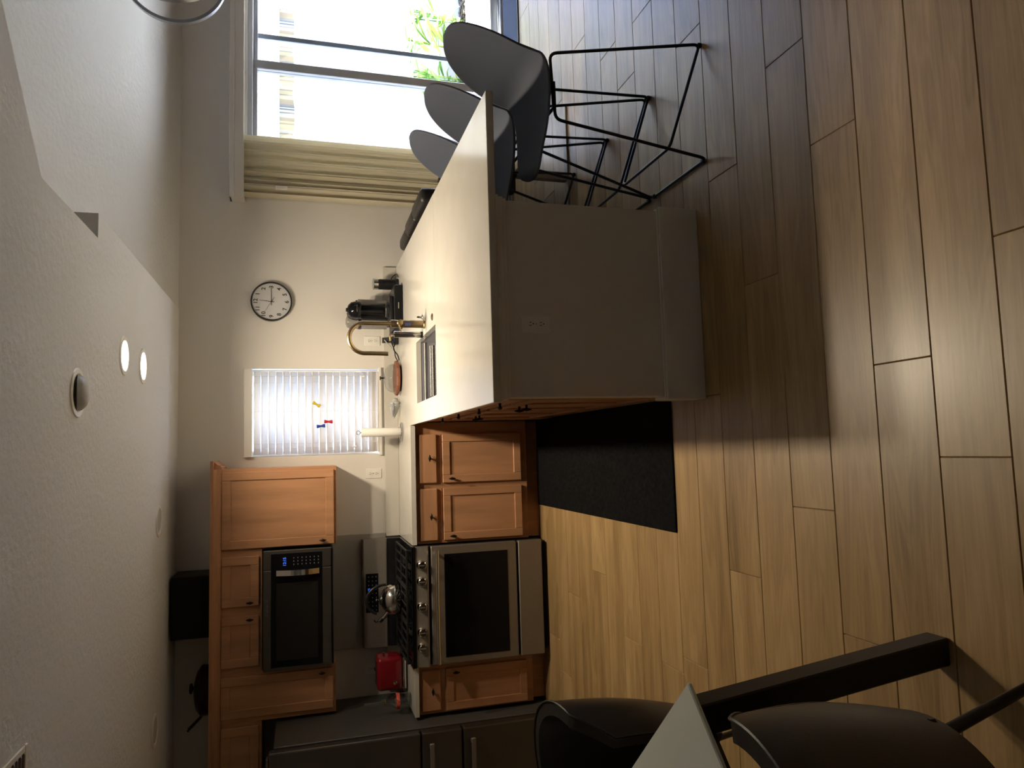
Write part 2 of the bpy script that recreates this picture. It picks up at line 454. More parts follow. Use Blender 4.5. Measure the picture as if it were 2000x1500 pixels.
# ---- kitchen window
wi = sroot('window_1', (.31, .10, WZ0))
b = BM()
bx(b, WX0, WX0+.04, .09, .14, WZ0, WZ1, .004); bx(b, WX1-.04, WX1, .09, .14, WZ0, WZ1, .004)
bx(b, WX0+.04, WX1-.04, .09, .14, WZ0, WZ0+.04, .004); bx(b, WX0+.04, WX1-.04, .09, .14, WZ1-.04, WZ1, .004)
bx(b, WX0+.04, WX1-.04, .095, .135, 1.51, 1.545, .004)
obj('window_frame', b, M_white, wi)
obj('pane', box(WX0+.04, WX1-.04, .11, .116, WZ0+.04, 1.51), M_glass, wi)
obj('pane', box(WX0+.04, WX1-.04, .11, .116, 1.545, WZ1-.04), M_glass, wi)
obj('window_sill', box(WX0-.012, WX1+.012, -.022, .09, WZ0-.022, WZ0+.001, .004), M_white, wi)

# ---- sliding glass door
dr = sroot('door_1', (3.18, .08, 0))
b = BM()
bx(b, DX0, DX0+.035, .0, .15, 0, DZ1, .004); bx(b, DX1-.035, DX1, .0, .15, 0, DZ1, .004)
bx(b, DX0, DX1, .0, .15, DZ1-.035, DZ1, .004)
obj('door_frame', b, M_alu, dr)
b = BM(); bx(b, DX0+.035, DX1-.035, .005, .15, -.002, .018, .003); bx(b, DX0+.035, DX1-.035, .05, .058, .018, .03); bx(b, DX0+.035, DX1-.035, .10, .108, .018, .03)
obj('door_track', b, M_alu, dr)
def door_panel(x0, x1, y, sw, m=M_alu):
    b = BM()
    bx(b, x0, x0+sw, y-.018, y+.018, .03, DZ1-.036, .003); bx(b, x1-sw, x1, y-.018, y+.018, .03, DZ1-.036, .003)
    bx(b, x0+sw, x1-sw, y-.018, y+.018, DZ1-.036-.03, DZ1-.036, .003); bx(b, x0+sw, x1-sw, y-.018, y+.018, .03, .085, .003)
    f = obj('panel_frame', b, m, dr)
    obj('pane', box(x0+sw-.005, x1-sw+.005, y-.003, y+.003, .08, DZ1-.06), M_glass, f)
    return f
pf = door_panel(DX0+.036, 2.968, .055, .066)
door_panel(2.905, DX1-.036, .104, .06)
obj('screen_stile', box(3.192, 3.232, .132, .148, .02, DZ1-.036, .003), mat('screen_paint', (.42, .50, .62), .5), dr)
h_ = BM(); bx(h_, 2.035, 2.06, .010, .036, .92, 1.12, .006)
obj('door_handle', h_, M_alu, pf)

# ---- trim over the door: boxed valance carrying the vertical blind
vb = thing('vertical_blind', 'open vertical blind with cream slats stacked left of the sliding glass door', 'blind', (2.3, -.07, 0))
b = BM(); bx(b, 1.845, 4.6, -.125, -.108, 2.0, 2.10, .004); bx(b, 1.845, 1.86, -.108, -.001, 2.0, 2.10, .003); bx(b, 1.845, 4.6, -.108, -.001, 2.085, 2.10, .002); bx(b, 4.585, 4.6, -.108, -.001, 2.0, 2.10, .003)
bx(b, 1.838, 4.607, -.13, -.10, 2.062, 2.07, .003)
obj('valance', b, M_wall, vb)
obj('head_rail', box(1.87, 4.57, -.085, -.045, 2.04, 2.082, .003), M_whitepl, vb)
def slat(x, ang, wd=.088):
    b = BM()
    def f(s, t):
        q = (s-.5)*wd; bow = .005*(1-4*(s-.5)**2)
        return Vector((q*math.cos(ang)-bow*math.sin(ang), q*math.sin(ang)+bow*math.cos(ang), .035+t*2.0))
    grid(b, f, 5, 1); xf(b, Matrix.Translation((x, -.063, 0)))
    o = obj('slat', b, M_vblind, vb)
    md = o.modifiers.new('thick', 'SOLIDIFY'); md.thickness = .0012
    return o
xs = [1.885+.0285*i for i in range(15)]
for i, x in enumerate(xs): slat(x + (.004 if i % 3 == 1 else 0), R((96, 128, 108, 140, 70, 118, 98, 135, 112, 92, 126, 104, 138, 110, 150)[i]))
cb = BM(); tube(cb, [(1.93, -.118, 2.0), (1.935, -.120, 1.75), (1.93, -.116, 1.45)], .0016, 6); obj('cord', cb, M_whitepl, vb)
cb = BM(); bx(cb, 1.918, 1.945, -.128, -.114, 1.70, 1.785, .004); obj('cord_tag', cb, M_whitepl, vb)

# ================================================================== OUTSIDE
struct('patio_ground', box(-2, 9, WT, 1.42, -.14, -.02), M_conc)
struct('garden_soil', box(-2, 9, 1.42, 1.82, -.14, -.045), mat('soil', (.10, .075, .055), .95, noise=(30, .4, (1, 1, 1))))
struct('wall_patio', box(-2, 9, 1.82, 1.98, -.14, 2.25), M_stucco)
# bark mulch: uncountable
b = BM(); rr = random.Random(3)
for i in range(900):
    t = bmesh.new(); bmesh.ops.create_icosphere(t, subdivisions=1, radius=1)
    s = rr.uniform(.008, .02)
    xf(t, Matrix.Translation((rr.uniform(2.6, 6.0), rr.uniform(1.44, 1.78), -.04+rr.uniform(0, .012))) @ Matrix.Rotation(rr.uniform(0, 6), 4, 'Z') @ Matrix.Diagonal((s*1.6, s, s*.6, 1)))
    append(b, t)
o = obj('bark_mulch', b, mat('bark', (.14, .11, .085), .9), None); tag(o, 'brown bark mulch along the foot of the white patio wall', 'mulch', None, 'stuff')
# awning
aw = thing('awning', 'striped fabric awning with scalloped valance over the patio', 'awning', (3.0, .2, 2.2))
AX0, AX1 = 1.2, 4.35; ya, za, yb_, zb = .19, 2.262, 1.30, 1.815
b = BM(); grid(b, lambda s, t: Vector((AX0+(AX1-AX0)*s, ya+(yb_-ya)*t, za+(zb-za)*t-.015*math.sin(PI*t))), 40, 6)
o = obj('canopy', b, M_stripe, aw)
def scal(s, t):
    x = AX0+(AX1-AX0)*s
    ph = (x/.42) % 1.0
    drop = .118+.026*abs(math.sin(PI*ph))**.55
    return Vector((x, 1.312+.008*math.sin(x*33), 1.805-drop*t))
b = BM(); grid(b, scal, 180, 2); obj('valance_flap', b, M_stripe, aw)
b = BM(); tube(b, [(AX0-.02, 1.305, 1.812), (AX1+.02, 1.305, 1.812)], .016, 10); obj('front_bar', b, M_awfr, aw)
for x in (1.9, 2.66, 3.42, 4.18): 
    b = BM(); tube(b, [(x, ya, za-.035), (x, yb_, zb-.03)], .014, 8); obj('rafter', b, M_awfr, aw)
obj('mounting_rail', box(AX0, AX1, .161, .20, 2.225, 2.30, .005), M_awfr, aw)

# garden plants
def leaf_mesh(L, W, droop):
    b = BM()
    def f(s, t):
        wv = W*math.sin(PI*min(1, s*.92+.06))**.8*(1 if s < .98 else .1)
        q = (t-.5)*2
        return Vector((L*s*math.cos(droop*s*.6), q*wv, L*(s*.55-droop*s*s*.45)+abs(q)*wv*.35))
    grid(b, f, 8, 2)
    me = bpy.data.meshes.new('leaf'); b.to_mesh(me); b.free(); me.materials.append(M_leaf)
    for p in me.polygons: p.use_smooth = True
    return me
leafs = [leaf_mesh(.36, .040, .5), leaf_mesh(.30, .046, 1.0), leaf_mesh(.42, .034, .25)]
def plant(x, y, h, nl, label, seed):
    rr = random.Random(seed)
    t = thing('garden_plant', label, 'plant', (x, y, -.045), 0, 'leafy plants along the patio wall')
    for s in range(4):
        a = rr.uniform(0, 2*PI); b = BM(); tip = (x+.06*math.cos(a), y-.02+.03*math.sin(a), h*.8)
        tube(b, [(x+.02*math.cos(a), y+.02*math.sin(a), -.045), (x+.04*math.cos(a), y+.02*math.sin(a), h*.4), tip], .006, 6)
        obj('stem', b, M_leaf, t)
    for i in range(nl):
        me = leafs[rr.randrange(3)]
        o = bpy.data.objects.new('leaf', me); COL.objects.link(o); o.parent = t
        k = (i+.5)/nl
        a = PI*1.5+rr.uniform(-1.75, 1.75)
        o.location = (rr.uniform(-.05, .05), rr.uniform(-.05, .02), .05+h*.85*k+rr.uniform(-.04, .04))
        sc = rr.uniform(.75, 1.1)*h/.8
        o.rotation_euler = (rr.uniform(-.4, .4), rr.uniform(-.5, .35), a); o.scale = (sc, sc, sc)
    return t
plant(3.83, 1.60, .62, 30, 'spreading green plant with pale striped leaves beside the door stile', 1)
plant(4.13, 1.56, .70, 34, 'yellow-green leafy plant growing against the white patio wall', 2)
plant(4.48, 1.58, .62, 34, 'tall variegated leafy plant at the end of the mulch bed', 4)
plant(3.60, 1.62, .42, 18, 'small fern-like green plant low on the patio wall', 5)

# ================================================================== PENINSULA + COUNTERS
CX0, CX1, CYN, CZ = .1765, 1.404, -2.8255, .915
# half wall under the peninsula top
b = BM(); bx(b, .198, .975, -2.797, -2.70, 0, .884); bx(b, .865, .975, -2.70, -.001, 0, .884)
wp = struct('wall_peninsula', b, M_wall)
b = BM(); bx(b, .183, .990, -2.812, -2.797, 0, .178, .003); bx(b, .183, .198, -2.797, -2.70, 0, .178, .003); bx(b, .975, .990, -2.797, -.02, 0, .178, .003)
bx(b, .188, .985, -2.808, -2.797, .178, .186, .003)
struct('baseboard_peninsula', b, M_white)
b = BM()
for (z0, z1, p) in ((.838, .852, .006), (.852, .872, .011), (.872, .8845, .017)):
    bx(b, .198-p, .975+p, -2.797-p, -2.797, z0, z1, .002); bx(b, .975, .975+p, -2.797, -.02, z0, z1, .002); bx(b, .198-p, .198, -2.797, -2.70, z0, z1, .002)
struct('trim_1', b, M_white)

# worktop with the sink cut-out
SX0, SX1, SY0, SY1 = .300, .683, -1.640, -.955
ct = thing('worktop', 'L-shaped white quartz worktop running over the peninsula and sink', 'worktop', (.8, -1.4, CZ-.03))
b = BM(); z0, z1 = CZ-.03, CZ
bx(b, CX0, CX1, CYN, SY0, z0, z1, .002); bx(b, CX0, SX0, SY0, SY1, z0, z1); bx(b, SX1, CX1, SY0, SY1, z0, z1); bx(b, CX0, CX1, SY1, -.001, z0, z1)
bx(b, -.610, CX0, -.648, -.001, z0, z1)
obj('slab', b, M_quartz, ct)
obj('upstand', box(-.610, CX1, -.021, -.001, CZ, 1.016, .002), M_quartz, ct)
cl = thing('worktop', 'short white quartz worktop between the range and the refrigerator', 'worktop', (-1.54, -.3, CZ-.03))
obj('slab', box(-1.700, -1.382, -.648, -.001, CZ-.03, CZ, .002), M_quartz, cl)
obj('upstand', box(-1.700, -1.382, -.021, -.001, CZ, 1.016, .002), M_quartz, cl)
single('splash_panel', box(-1.386, -.585, -.016, -.001, 1.018, 1.412, .002), mat('grey_quartz', (.38, .365, .33), .35), 'pale grey stone panel on the wall behind the range', 'backsplash')

# ---- cabinets
def add_knob(pos, vert, front, parent):
    """pointed dark knob; front '-Y' or '-X'"""
    b = BM()
    lathe(b, [(0, 0), (.006, 0), (.005, .012), (.007, .016), (0, .018)], (0, 0, 0), 10, '-Y')
    t = bmesh.new(); bmesh.ops.create_uvsphere(t, u_segments=12, v_segments=8, radius=1)
    for vv in t.verts:
        s = abs(vv.co.x); vv.co.z *= (1-.55*s); vv.co.y *= (1-.4*s)
    xf(t, Matrix.Translation((0, -.021, 0)) @ Matrix.Diagonal((.025, .008, .010, 1))); append(b, t)
    if vert: xf(b, Matrix.Rotation(PI/2, 4, 'Y'))
    if front == '-X': xf(b, Matrix.Rotation(-PI/2, 4, 'Z'))
    xf(b, Matrix.Translation(pos))
    return obj('knob', b, M_bronze, parent, True)
def add_door(parent, a0, a1, z0, z1, f, front='-Y', kind='door', th=.020, rail=.052, knob=None, vert=True):
    """shaker door/drawer; a0..a1 along the face, f = coordinate of the face-frame front"""
    def B(u0, u1, d0, d1, w0, w1, bev, bm):
        if front == '-Y': bx(bm, u0, u1, f-d1, f-d0, w0, w1, bev)
        else: bx(bm, f-d1, f-d0, u0, u1, w0, w1, bev)
    b = BM()
    if kind == 'door':
        B(a0, a0+rail, .0005, th, z0, z1, .003, b); B(a1-rail, a1, .0005, th, z0, z1, .003, b)
        B(a0+rail, a1-rail, .0005, th, z0, z0+rail, .003, b); B(a0+rail, a1-rail, .0005, th, z1-rail, z1, .003, b)
        o = obj('door', b, M_wood, parent)
        p = BM(); B(a0+rail-.004, a1-rail+.004, .0005, th-.009, z0+rail-.004, z1-rail+.004, .0, p)
        obj('panel', p, M_wood, o)
    else:
        B(a0, a1, .0005, th, z0, z1, .006, b); o = obj('drawer', b, M_woodh, parent)
    if knob:
        pos = (knob[0], f-th, knob[1]) if front == '-Y' else (f-th, knob[0], knob[1])
        add_knob(pos, vert, front, o)
    return o
# base run right of the range
bc = thing('base_cabinet', 'maple base cabinet with two drawers over two doors between range and peninsula', 'cabinet', (-.22, -.3, 0))
b = BM(); bx(b, -.610, .195, -.590, -.03, .10, .884); 
obj('carcass', b, M_wood, bc)
b = BM()
for x0, x1 in ((-.610, -.590), (-.250, -.212), (.112, .195)): bx(b, x0, x1, -.610, -.590, .105, .884, .001)
for z0, z1 in ((.105, .150), (.704, .742), (.855, .884)): bx(b, -.610, .195, -.609, -.590, z0, z1, .001)
obj('face_frame', b, M_wood, bc)
obj('toe_kick', box(-.610, .19, -.545, -.53, 0, .10), M_wood, bc)
add_door(bc, -.213, .113, .150, .700, -.610, knob=(-.186, .640)); add_door(bc, -.593, -.248, .150, .700, -.610, knob=(-.566, .640))
add_door(bc, -.213, .113, .738, .858, -.610, kind='drawer', knob=(-.046, .790), vert=False)
add_door(bc, -.593, -.248, .738, .858, -.610, kind='drawer', knob=(-.432, .786), vert=False)
# left of the range
bl = thing('base_cabinet', 'narrow maple base cabinet with one drawer and door beside the refrigerator', 'cabinet', (-1.54, -.3, 0))
obj('carcass', box(-1.700, -1.386, -.590, -.03, .10, .884), M_wood, bl)
b = BM()
for x0, x1 in ((-1.700, -1.672), (-1.425, -1.386)): bx(b, x0, x1, -.610, -.590, .105, .884, .001)
for z0, z1 in ((.105, .150), (.704, .742), (.855, .884)): bx(b, -1.700, -1.386, -.609, -.590, z0, z1, .001)
obj('face_frame', b, M_wood, bl); obj('toe_kick', box(-1.70, -1.386, -.545, -.53, 0, .10), M_wood, bl)
add_door(bl, -1.688, -1.420, .150, .705, -.610, knob=(-1.448, .640)); add_door(bl, -1.680, -1.420, .740, .866, -.610, kind='drawer', knob=(-1.553, .796), vert=False)
# peninsula kitchen-side cabinets (face towards -X)
def pen_cab(label, y0, y1, doors, drawers):
    t = thing('base_cabinet', label, 'cabinet', (.5, (y0+y1)/2, 0))
    sink = 'sink' in label
    b = BM()
    if sink:   # open box around the bowl
        bx(b, .235, .255, y0, y1, .10, .884); bx(b, .255, .86, y0, y0+.018, .10, .884); bx(b, .255, .86, y1-.018, y1, .10, .884); bx(b, .255, .86, y0+.018, y1-.018, .10, .12); bx(b, .845, .86, y0+.018, y1-.018, .12, .884)
    else: bx(b, .235, .86, y0, y1, .10, .884)
    obj('carcass', b, M_wood, t)
    b = BM()
    ym = (y0+y1)/2
    for a, c in ((y0, y0+.035), (y1-.035, y1)): bx(b, .215, .235, a, c, .105, .884, .001)
    for z0, z1 in ((.105, .150), (.704, .742), (.855, .884)): bx(b, .216, .235, y0, y1, z0, z1, .001)
    obj('face_frame', b, M_wood, t); obj('toe_kick', box(.285, .30, y0, y1, 0, .10), M_wood, t)
    for d in doors: add_door(t, d[0], d[1], .150, .700, .215, '-X', knob=(d[2], .640))
    for d in drawers: add_door(t, d[0], d[1], .738, .858, .215, '-X', 'drawer', knob=((d[0]+d[1])/2, .80), vert=False)
pen_cab('maple sink cabinet with paired doors under the sink', -1.90, -.912, [(-1.87, -1.425, -1.46), (-1.41, -.965, -1.375)], [(-1.87, -1.425), (-1.41, -.965)])
pen_cab('maple cabinet with drawer and door at the free end of the peninsula', -2.70, -1.905, [(-2.68, -2.31, -2.36), (-2.30, -1.93, -2.25)], [(-2.68, -2.31), (-2.30, -1.93)])
single('corner_filler', box(.2, .234, -.908, -.62, .0, .884, .001), M_wood, 'plain maple filler panel in the inside corner of the kitchen units', 'panel')

# wall cabinets
def wall_cab(label, x0, x1, z0, z1, doors, yb=-.33):
    t = thing('wall_cabinet', label, 'cabinet', ((x0+x1)/2, -.16, z0))
    b = BM(); bx(b, x0, x1, yb+.018, -.001, z0, z1, .001); obj('carcass', b, M_wood, t)
    b = BM()
    ds = sorted(doors, key=lambda d: d[0])
    cuts = [x0]+[q for d in ds for q in (d[0]+.012, d[1]-.012)]+[x1]
    for i in range(0, len(cuts), 2): bx(b, cuts[i], cuts[i+1], yb, yb+.018, z0, z1, .001)
    bx(b, x0, x1, yb+.001, yb+.018, z0, ds[0][2]+.012, .001); bx(b, x0, x1, yb+.001, yb+.018, ds[0][3]-.012, z1, .001)
    obj('face_frame', b, M_wood, t)
    for d in doors: add_door(t, d[0], d[1], d[2], d[3], yb, knob=d[4] if len(d) > 4 else None, rail=.055)
    return t
ZT = 2.135
wall_cab('large maple wall cabinet with one wide door beside the window', -.606, -.078, 1.382, ZT, [(-.600, -.100, 1.400, 2.112, (-.572, 1.475))])
wall_cab('short maple wall cabinet with two small doors above the microwave', -1.387, -.607, 1.862, ZT, [(-.968, -.650, 1.880, 2.110, (-.945, 1.935)), (-1.350, -1.030, 1.880, 2.110, (-1.052, 1.935))])
wall_cab('tall narrow maple wall cabinet between microwave and refrigerator', -1.700, -1.388, 1.395, ZT, [(-1.668, -1.410, 1.412, 2.112, (-1.436, 1.485))])
wall_cab('maple wall cabinet bridging the refrigerator', -2.66, -1.701, 1.862, ZT, [(-2.17, -1.722, 1.880, 2.110), (-2.63, -2.18, 1.880, 2.110)])
cm = [(-.331, 2.113), (-.343, 2.113), (-.350, 2.124), (-.356, 2.126), (-.362, 2.142), (-.378, 2.158), (-.386, 2.160), (-.386, 2.178), (-.331, 2.178)]
b = BM(); prism(b, cm, 'X', -2.66, -.078)
# mitred return on the right end
cr_ = [(-.078+(-.331-y), z) for y, z in cm]
prism(b, cr_, 'Y', -.331, -.001)
for (y, z0, z1) in ((-.386, 2.160, 2.178),): bx(b, -.078, -.078+.055, -.386, -.331, 2.160, 2.178)
bx(b, -.078, -.055, -.356, -.331, 2.118, 2.160)
single('crown_moulding', b, M_woodh, 'stepped maple crown moulding along the tops of the wall cabinets', 'moulding')

# ================================================================== RANGE
RX0, RX1 = -1.376, -.617
rg = thing('range', 'stainless steel gas range with five front knobs and black cooktop', 'stove', (-1.0, -.36, 0))
obj('body', box(RX0+.002, RX1-.002, -.655, -.025, .03, .905, .003), M_blackmt, rg)
b = BM()
for x in (RX0+.03, RX1-.03):
    for y in (-.62, -.06): cyl(b, (x, y, 0), .014, .032, 12)
obj('levelling_feet', b, M_black, rg)
cp = BM(); prism(cp, [(-.655, .815), (-.700, .820), (-.706, .830), (-.692, .905), (-.655, .905)], 'X', RX0, RX1)
obj('control_fascia', cp, M_steel, rg)
for x, z in ((-.732, .866), (-.836, .866), (-.996, .866), (-1.156, .867), (-1.252, .867)):
    k = BM(); lathe(k, [(0, 0), (.031, 0), (.031, .006), (.028, .010), (.027, .034), (.022, .038), (0, .038)], (x, -.697, z), 24, '-Y')
    o = obj('control_knob', k, M_chrome, rg, True)
    k = BM(); bx(k, x-.003, x+.003, -.7375, -.7345, z-.016, z+.018, .001); obj('grip', k, M_steel, o)
od = BM(); bx(od, RX0+.002, RX1-.002, -.700, -.657, .222, .803, .006)
d_ = obj('oven_door', od, M_steel, rg)
obj('oven_window', box(-1.330, -.672, -.7025, -.699, .285, .716, .001), M_blackgl, d_)
hb = BM(); tube(hb, fillet([(-1.355, -.745, .768), (-1.18, -.752, .772), (-1.0, -.755, .773), (-.82, -.752, .772), (-.64, -.745, .768)], .1), .0135, 10)
for x in (-1.33, -.665): tube(hb, [(x, -.698, .768), (x, -.746, .768)], .010, 8)
obj('oven_handle', hb, M_chrome, d_, True)
obj('storage_drawer', box(RX0+.002, RX1-.002, -.700, -.657, .042, .208, .005), M_steel, rg)
ctp = BM(); bx(ctp, RX0-.004, RX1+.004, -.702, -.10, .905, .922, .005); bx(ctp, RX0-.004, RX1+.004, -.702, -.69, .922, .930, .003); bx(ctp, RX0-.004, RX0+.010, -.69, -.10, .922, .930, .003); bx(ctp, RX1-.010, RX1+.004, -.69, -.10, .922, .930, .003)
obj('cooktop', ctp, M_blackgl, rg)
for x, y, r in ((-1.205, -.53, .048), (-1.205, -.25, .040), (-.996, -.40, .055), (-.79, -.53, .042), (-.79, -.25, .048)):
    k = BM(); lathe(k, [(0, 0), (r*1.2, 0), (r*1.2, .006), (r, .009), (r, .018), (r*.9, .022), (0, .023)], (x, y, .921), 24)
    obj('burner', k, M_iron, rg, True)
for x0, x1 in ((-1.358, -1.113), (-1.110, -.884), (-.881, -.636)):
    g = BM(); zt = .950
    for x in (x0, x1-.012): bx(g, x, x+.012, -.67, -.125, zt, zt+.013, .002)
    for y in (-.67, -.408, -.137): bx(g, x0+.012, x1-.012, y, y+.012, zt, zt+.013, .002)
    for i in range(1, 4):
        xx = x0+(x1-x0)*i/4; bx(g, xx-.005, xx+.005, -.658, -.137, zt+.001, zt+.012, .002)
    for x in (x0+.001, x1-.013):
        for y in (-.668, -.137): bx(g, x, x+.012, y, y+.012, .9225, zt)
    obj('grate', g, M_iron, rg)
bg_ = BM(); bx(bg_, RX0, RX1, -.098, -.025, .905, 1.022, .003); obj('rear_vent', bg_, M_blackmt, rg)
gd = BM(); prism(gd, [(-.104, 1.020), (-.108, 1.028), (-.090, 1.185), (-.080, 1.194), (-.025, 1.194), (-.025, 1.020)], 'X', RX0, RX1)
gb = obj('backguard', gd, M_steel, rg)
pn = BM(); prism(pn, [(-.1035, 1.085), (-.0975, 1.085), (-.088, 1.172), (-.0940, 1.172)], 'X', -1.132, -.860); pno = obj('control_panel', pn, M_blackgl, gb)
dg_ = text_front('12:15', .021, -.985, -.0985, 1.150); xf(dg_, Matrix.Identity(4)); obj('clock_digits', dg_, M_blue, gb)
kp = BM()
for i in range(9):
    for j in range(3):
        if 3 <= i <= 5 and j == 2: continue
        x = -1.115+.029*i; z = 1.100+.026*j; bx(kp, x-.004, x+.004, -.1045+.11*(z-1.085)-.0005, -.1035+.11*(z-1.085)+.0005, z-.003, z+.003)
obj('key_print', kp, M_greytx, gb)
# kettle on the range
kt = thing('kettle', 'round stainless kettle with black arched handle on the cooktop', 'kettle', (-1.005, -.33, .964))
kb = BM(); lathe(kb, [(0, .0), (.088, .0), (.098, .008), (.103, .03), (.100, .065), (.085, .095), (.060, .115), (.034, .124), (.034, .126), (0, .127)], (-1.005, -.33, .964), 40)
obj('body', kb, M_chrome, kt, True)
lb = BM(); lathe(lb, [(.033, 0), (.030, .008), (.010, .013), (.008, .020), (.015, .028), (.012, .036), (0, .038)], (-1.005, -.33, 1.090), 24); obj('lid', lb, M_black, kt, True)
hd = BM()
arc = [(-1.005+.10*math.cos(a)*1.02, -.33, 1.062+.125*math.sin(a)) for a in [PI*(-.02+1.0*i/16)*.86+.0 for i in range(17)]]
tube(hd, arc, [.008+.005*math.sin(PI*i/16) for i in range(17)], 10); obj('handle', hd, M_black, kt, True)
sp = BM(); tube(sp, [(-1.075, -.33, 1.035), (-1.11, -.33, 1.06), (-1.135, -.33, 1.088)], [.017, .014, .012], 12); s_ = obj('spout', sp, M_chrome, kt, True)
sp = BM(); tube(sp, [(-1.128, -.33, 1.083), (-1.147, -.33, 1.102)], [.016, .015], 12); tube(sp, [(-1.14, -.33, 1.10), (-1.15, -.33, 1.125), (-1.135, -.33, 1.14)], .005, 8); obj('whistle', sp, M_black, s_, True)

# ================================================================== MICROWAVE
mw = thing('microwave', 'over-the-range stainless microwave with black glass door and curved steel handle', 'microwave', (-1.0, -.2, 1.416))
MX0, MX1, MZ0, MZ1 = -1.383, -.617, 1.416, 1.856
obj('body', box(MX0+.004, MX1-.004, -.372, -.002, MZ0, MZ1, .003), M_blackmt, mw)
obj('front_frame', box(MX0, -.7440, -.402, -.372, MZ0+.006, MZ1-.004, .004), M_steeld, mw); obj('control_frame', box(-.7415, MX1, -.402, -.372, MZ0+.006, MZ1-.004, .004), M_steeld, mw)
obj('glass_panel', box(MX0+.022, MX1-.022, -.406, -.400, MZ0+.064, MZ1-.052, .002), M_blackgl, mw)
obj('door_mesh', box(-1.32, -.83, -.4075, -.4055, MZ0+.092, MZ1-.085, .001), mat('smoked_mesh', (.014, .013, .012), .5, spec=.15), mw)
hm = BM(); zs_ = [1.500+.27*i/12 for i in range(13)]
for i in range(12):
    a, c = zs_[i], zs_[i+1]
    ya_ = -.418-.032*math.sin(PI*i/12); yc = -.418-.032*math.sin(PI*(i+1)/12)
    vs = [hm.verts.new(p) for p in ((-.779, ya_, a), (-.744, ya_, a), (-.744, yc, c), (-.779, yc, c), (-.779, ya_+.012, a), (-.744, ya_+.012, a), (-.744, yc+.012, c), (-.779, yc+.012, c))]
    for q in ((0, 1, 2, 3), (5, 4, 7, 6), (4, 0, 3, 7), (1, 5, 6, 2)): hm.faces.new([vs[k] for k in q])
bx(hm, -.772, -.751, -.412, -.402, 1.500, 1.514, .001); bx(hm, -.772, -.751, -.412, -.402, 1.756, 1.770, .001)
bmesh.ops.remove_doubles(hm, verts=list(hm.verts), dist=.0002); bmesh.ops.recalc_face_normals(hm, faces=list(hm.faces))
obj('handle', hm, M_chrome, mw)
obj('display', text_front('12:15', .026, -.692, -.4068, 1.718), M_blue, mw)
kp = BM()
for i in range(3):
    for j in range(7):
        x = -.712+.021*i; z = 1.505+.026*j; bx(kp, x-.004, x+.004, -.4068, -.4058, z-.003, z+.003)
obj('key_print', kp, M_greytx, mw)
obj('maker_name', text_front('Whirlpool', .026, -.985, -.4026, 1.829), M_chrome, mw)
obj('underside_vent', box(MX0+.01, MX1-.01, -.392, -.05, MZ0-.006, MZ0+.001, .001), M_black, mw)

# ================================================================== REFRIGERATOR
FX0, FX1 = -2.632, -1.722
rf = thing('refrigerator', 'slate steel refrigerator with drawers and horizontal bar handles', 'refrigerator', (-2.18, -.4, 0))
obj('cabinet', box(FX0, FX1, -.765, -.03, .03, 1.775, .004), mat('fridge_side', (.095, .092, .085), .42, .4), rf)
obj('door_gasket', box(FX0+.012, FX1-.012, -.79, -.765, .09, 1.77), M_black, rf)
for x0, x1 in ((-2.632, -2.179), (-2.175, -1.722)): 
    d_ = obj('door', box(x0, x1, -.858, -.790, .914, 1.800, .010, 2), M_steeld, rf)
    xh = -2.215 if x1 < -2 else -2.135
    h_ = BM(); tube(h_, fillet([(xh, -.858, 1.02), (xh, -.905, 1.02), (xh, -.905, 1.62), (xh, -.858, 1.62)], .02), .012, 10); obj('handle', h_, M_steel, d_, True)
for z0, z1 in ((.655, .905), (.090, .646)):
    d_ = obj('drawer', box(FX0, FX1, -.858, -.790, z0, z1, .010, 2), M_steeld, rf)
    h_ = BM(); zz = z1-.055
    bx(h_, FX0+.05, FX1-.05, -.912, -.896, zz-.014, zz+.014, .005)
    for x in (FX0+.08, FX1-.08): bx(h_, x-.012, x+.012, -.896, -.857, zz-.010, zz+.010, .002)
    obj('handle', h_, M_steel, d_)
obj('base_grille', box(FX0+.02, FX1-.004, -.80, -.70, .012, .085, .006), M_blackmt, rf)
h_ = BM(); bx(h_, FX1-.10, FX1-.02, -.85, -.74, 1.776, 1.792, .003); bx(h_, FX1-.08, FX1-.03, -.845, -.80, 1.801, 1.815, .004); obj('hinge_cover', h_, M_steel, rf)
b = BM()
for x in (FX0+.06, FX1-.06):
    for y in (-.72, -.08): cyl(b, (x, y, 0), .02, .032, 12)
obj('roller_feet', b, M_black, rf)

# ================================================================== THINGS ON THE CABINETS
sk = thing('speaker', 'black box speaker on top of the cabinets above the microwave', 'speaker', (-.96, -.2, 2.136))
obj('cabinet', box(-1.157, -.760, -.285, -.02, 2.136, 2.418, .004), mat('speaker_vinyl', (.007, .007, .009), .5), sk)
obj('grille', box(-1.150, -.767, -.292, -.285, 2.143, 2.411, .002), mat('speaker_cloth', (.006, .006, .008), .95), sk)
pn = thing('lidded_pan', 'dark copper lidded pan with upturned handle on top of the wall cabinets', 'pan', (-1.52, -.165, 2.136))
k = BM(); lathe(k, [(0, 0), (.135, 0), (.155, .02), (.158, .095), (.162, .10), (.155, .10), (.150, .02), (0, .012)], (-1.515, -.165, 2.136), 40); obj('body', k, M_copper, pn, True)
k = BM(); lathe(k, [(.160, .101), (.158, .108), (.120, .135), (.06, .150), (0, .153)], (-1.515, -.165, 2.136), 40); l_ = obj('lid', k, M_copper, pn, True)
k = BM(); lathe(k, [(.012, .148), (.010, .158), (.035, .168), (.030, .180), (0, .182)], (-1.50, -.165, 2.136), 20); obj('knob', k, M_black, l_, True)
k = BM()
for dy in (-.010, .010): tube(k, fillet([(-1.66, -.165+dy, 2.225), (-1.70, -.165+dy*1.6, 2.262), (-1.76, -.165+dy*2.2, 2.325)], .03), .007, 8)
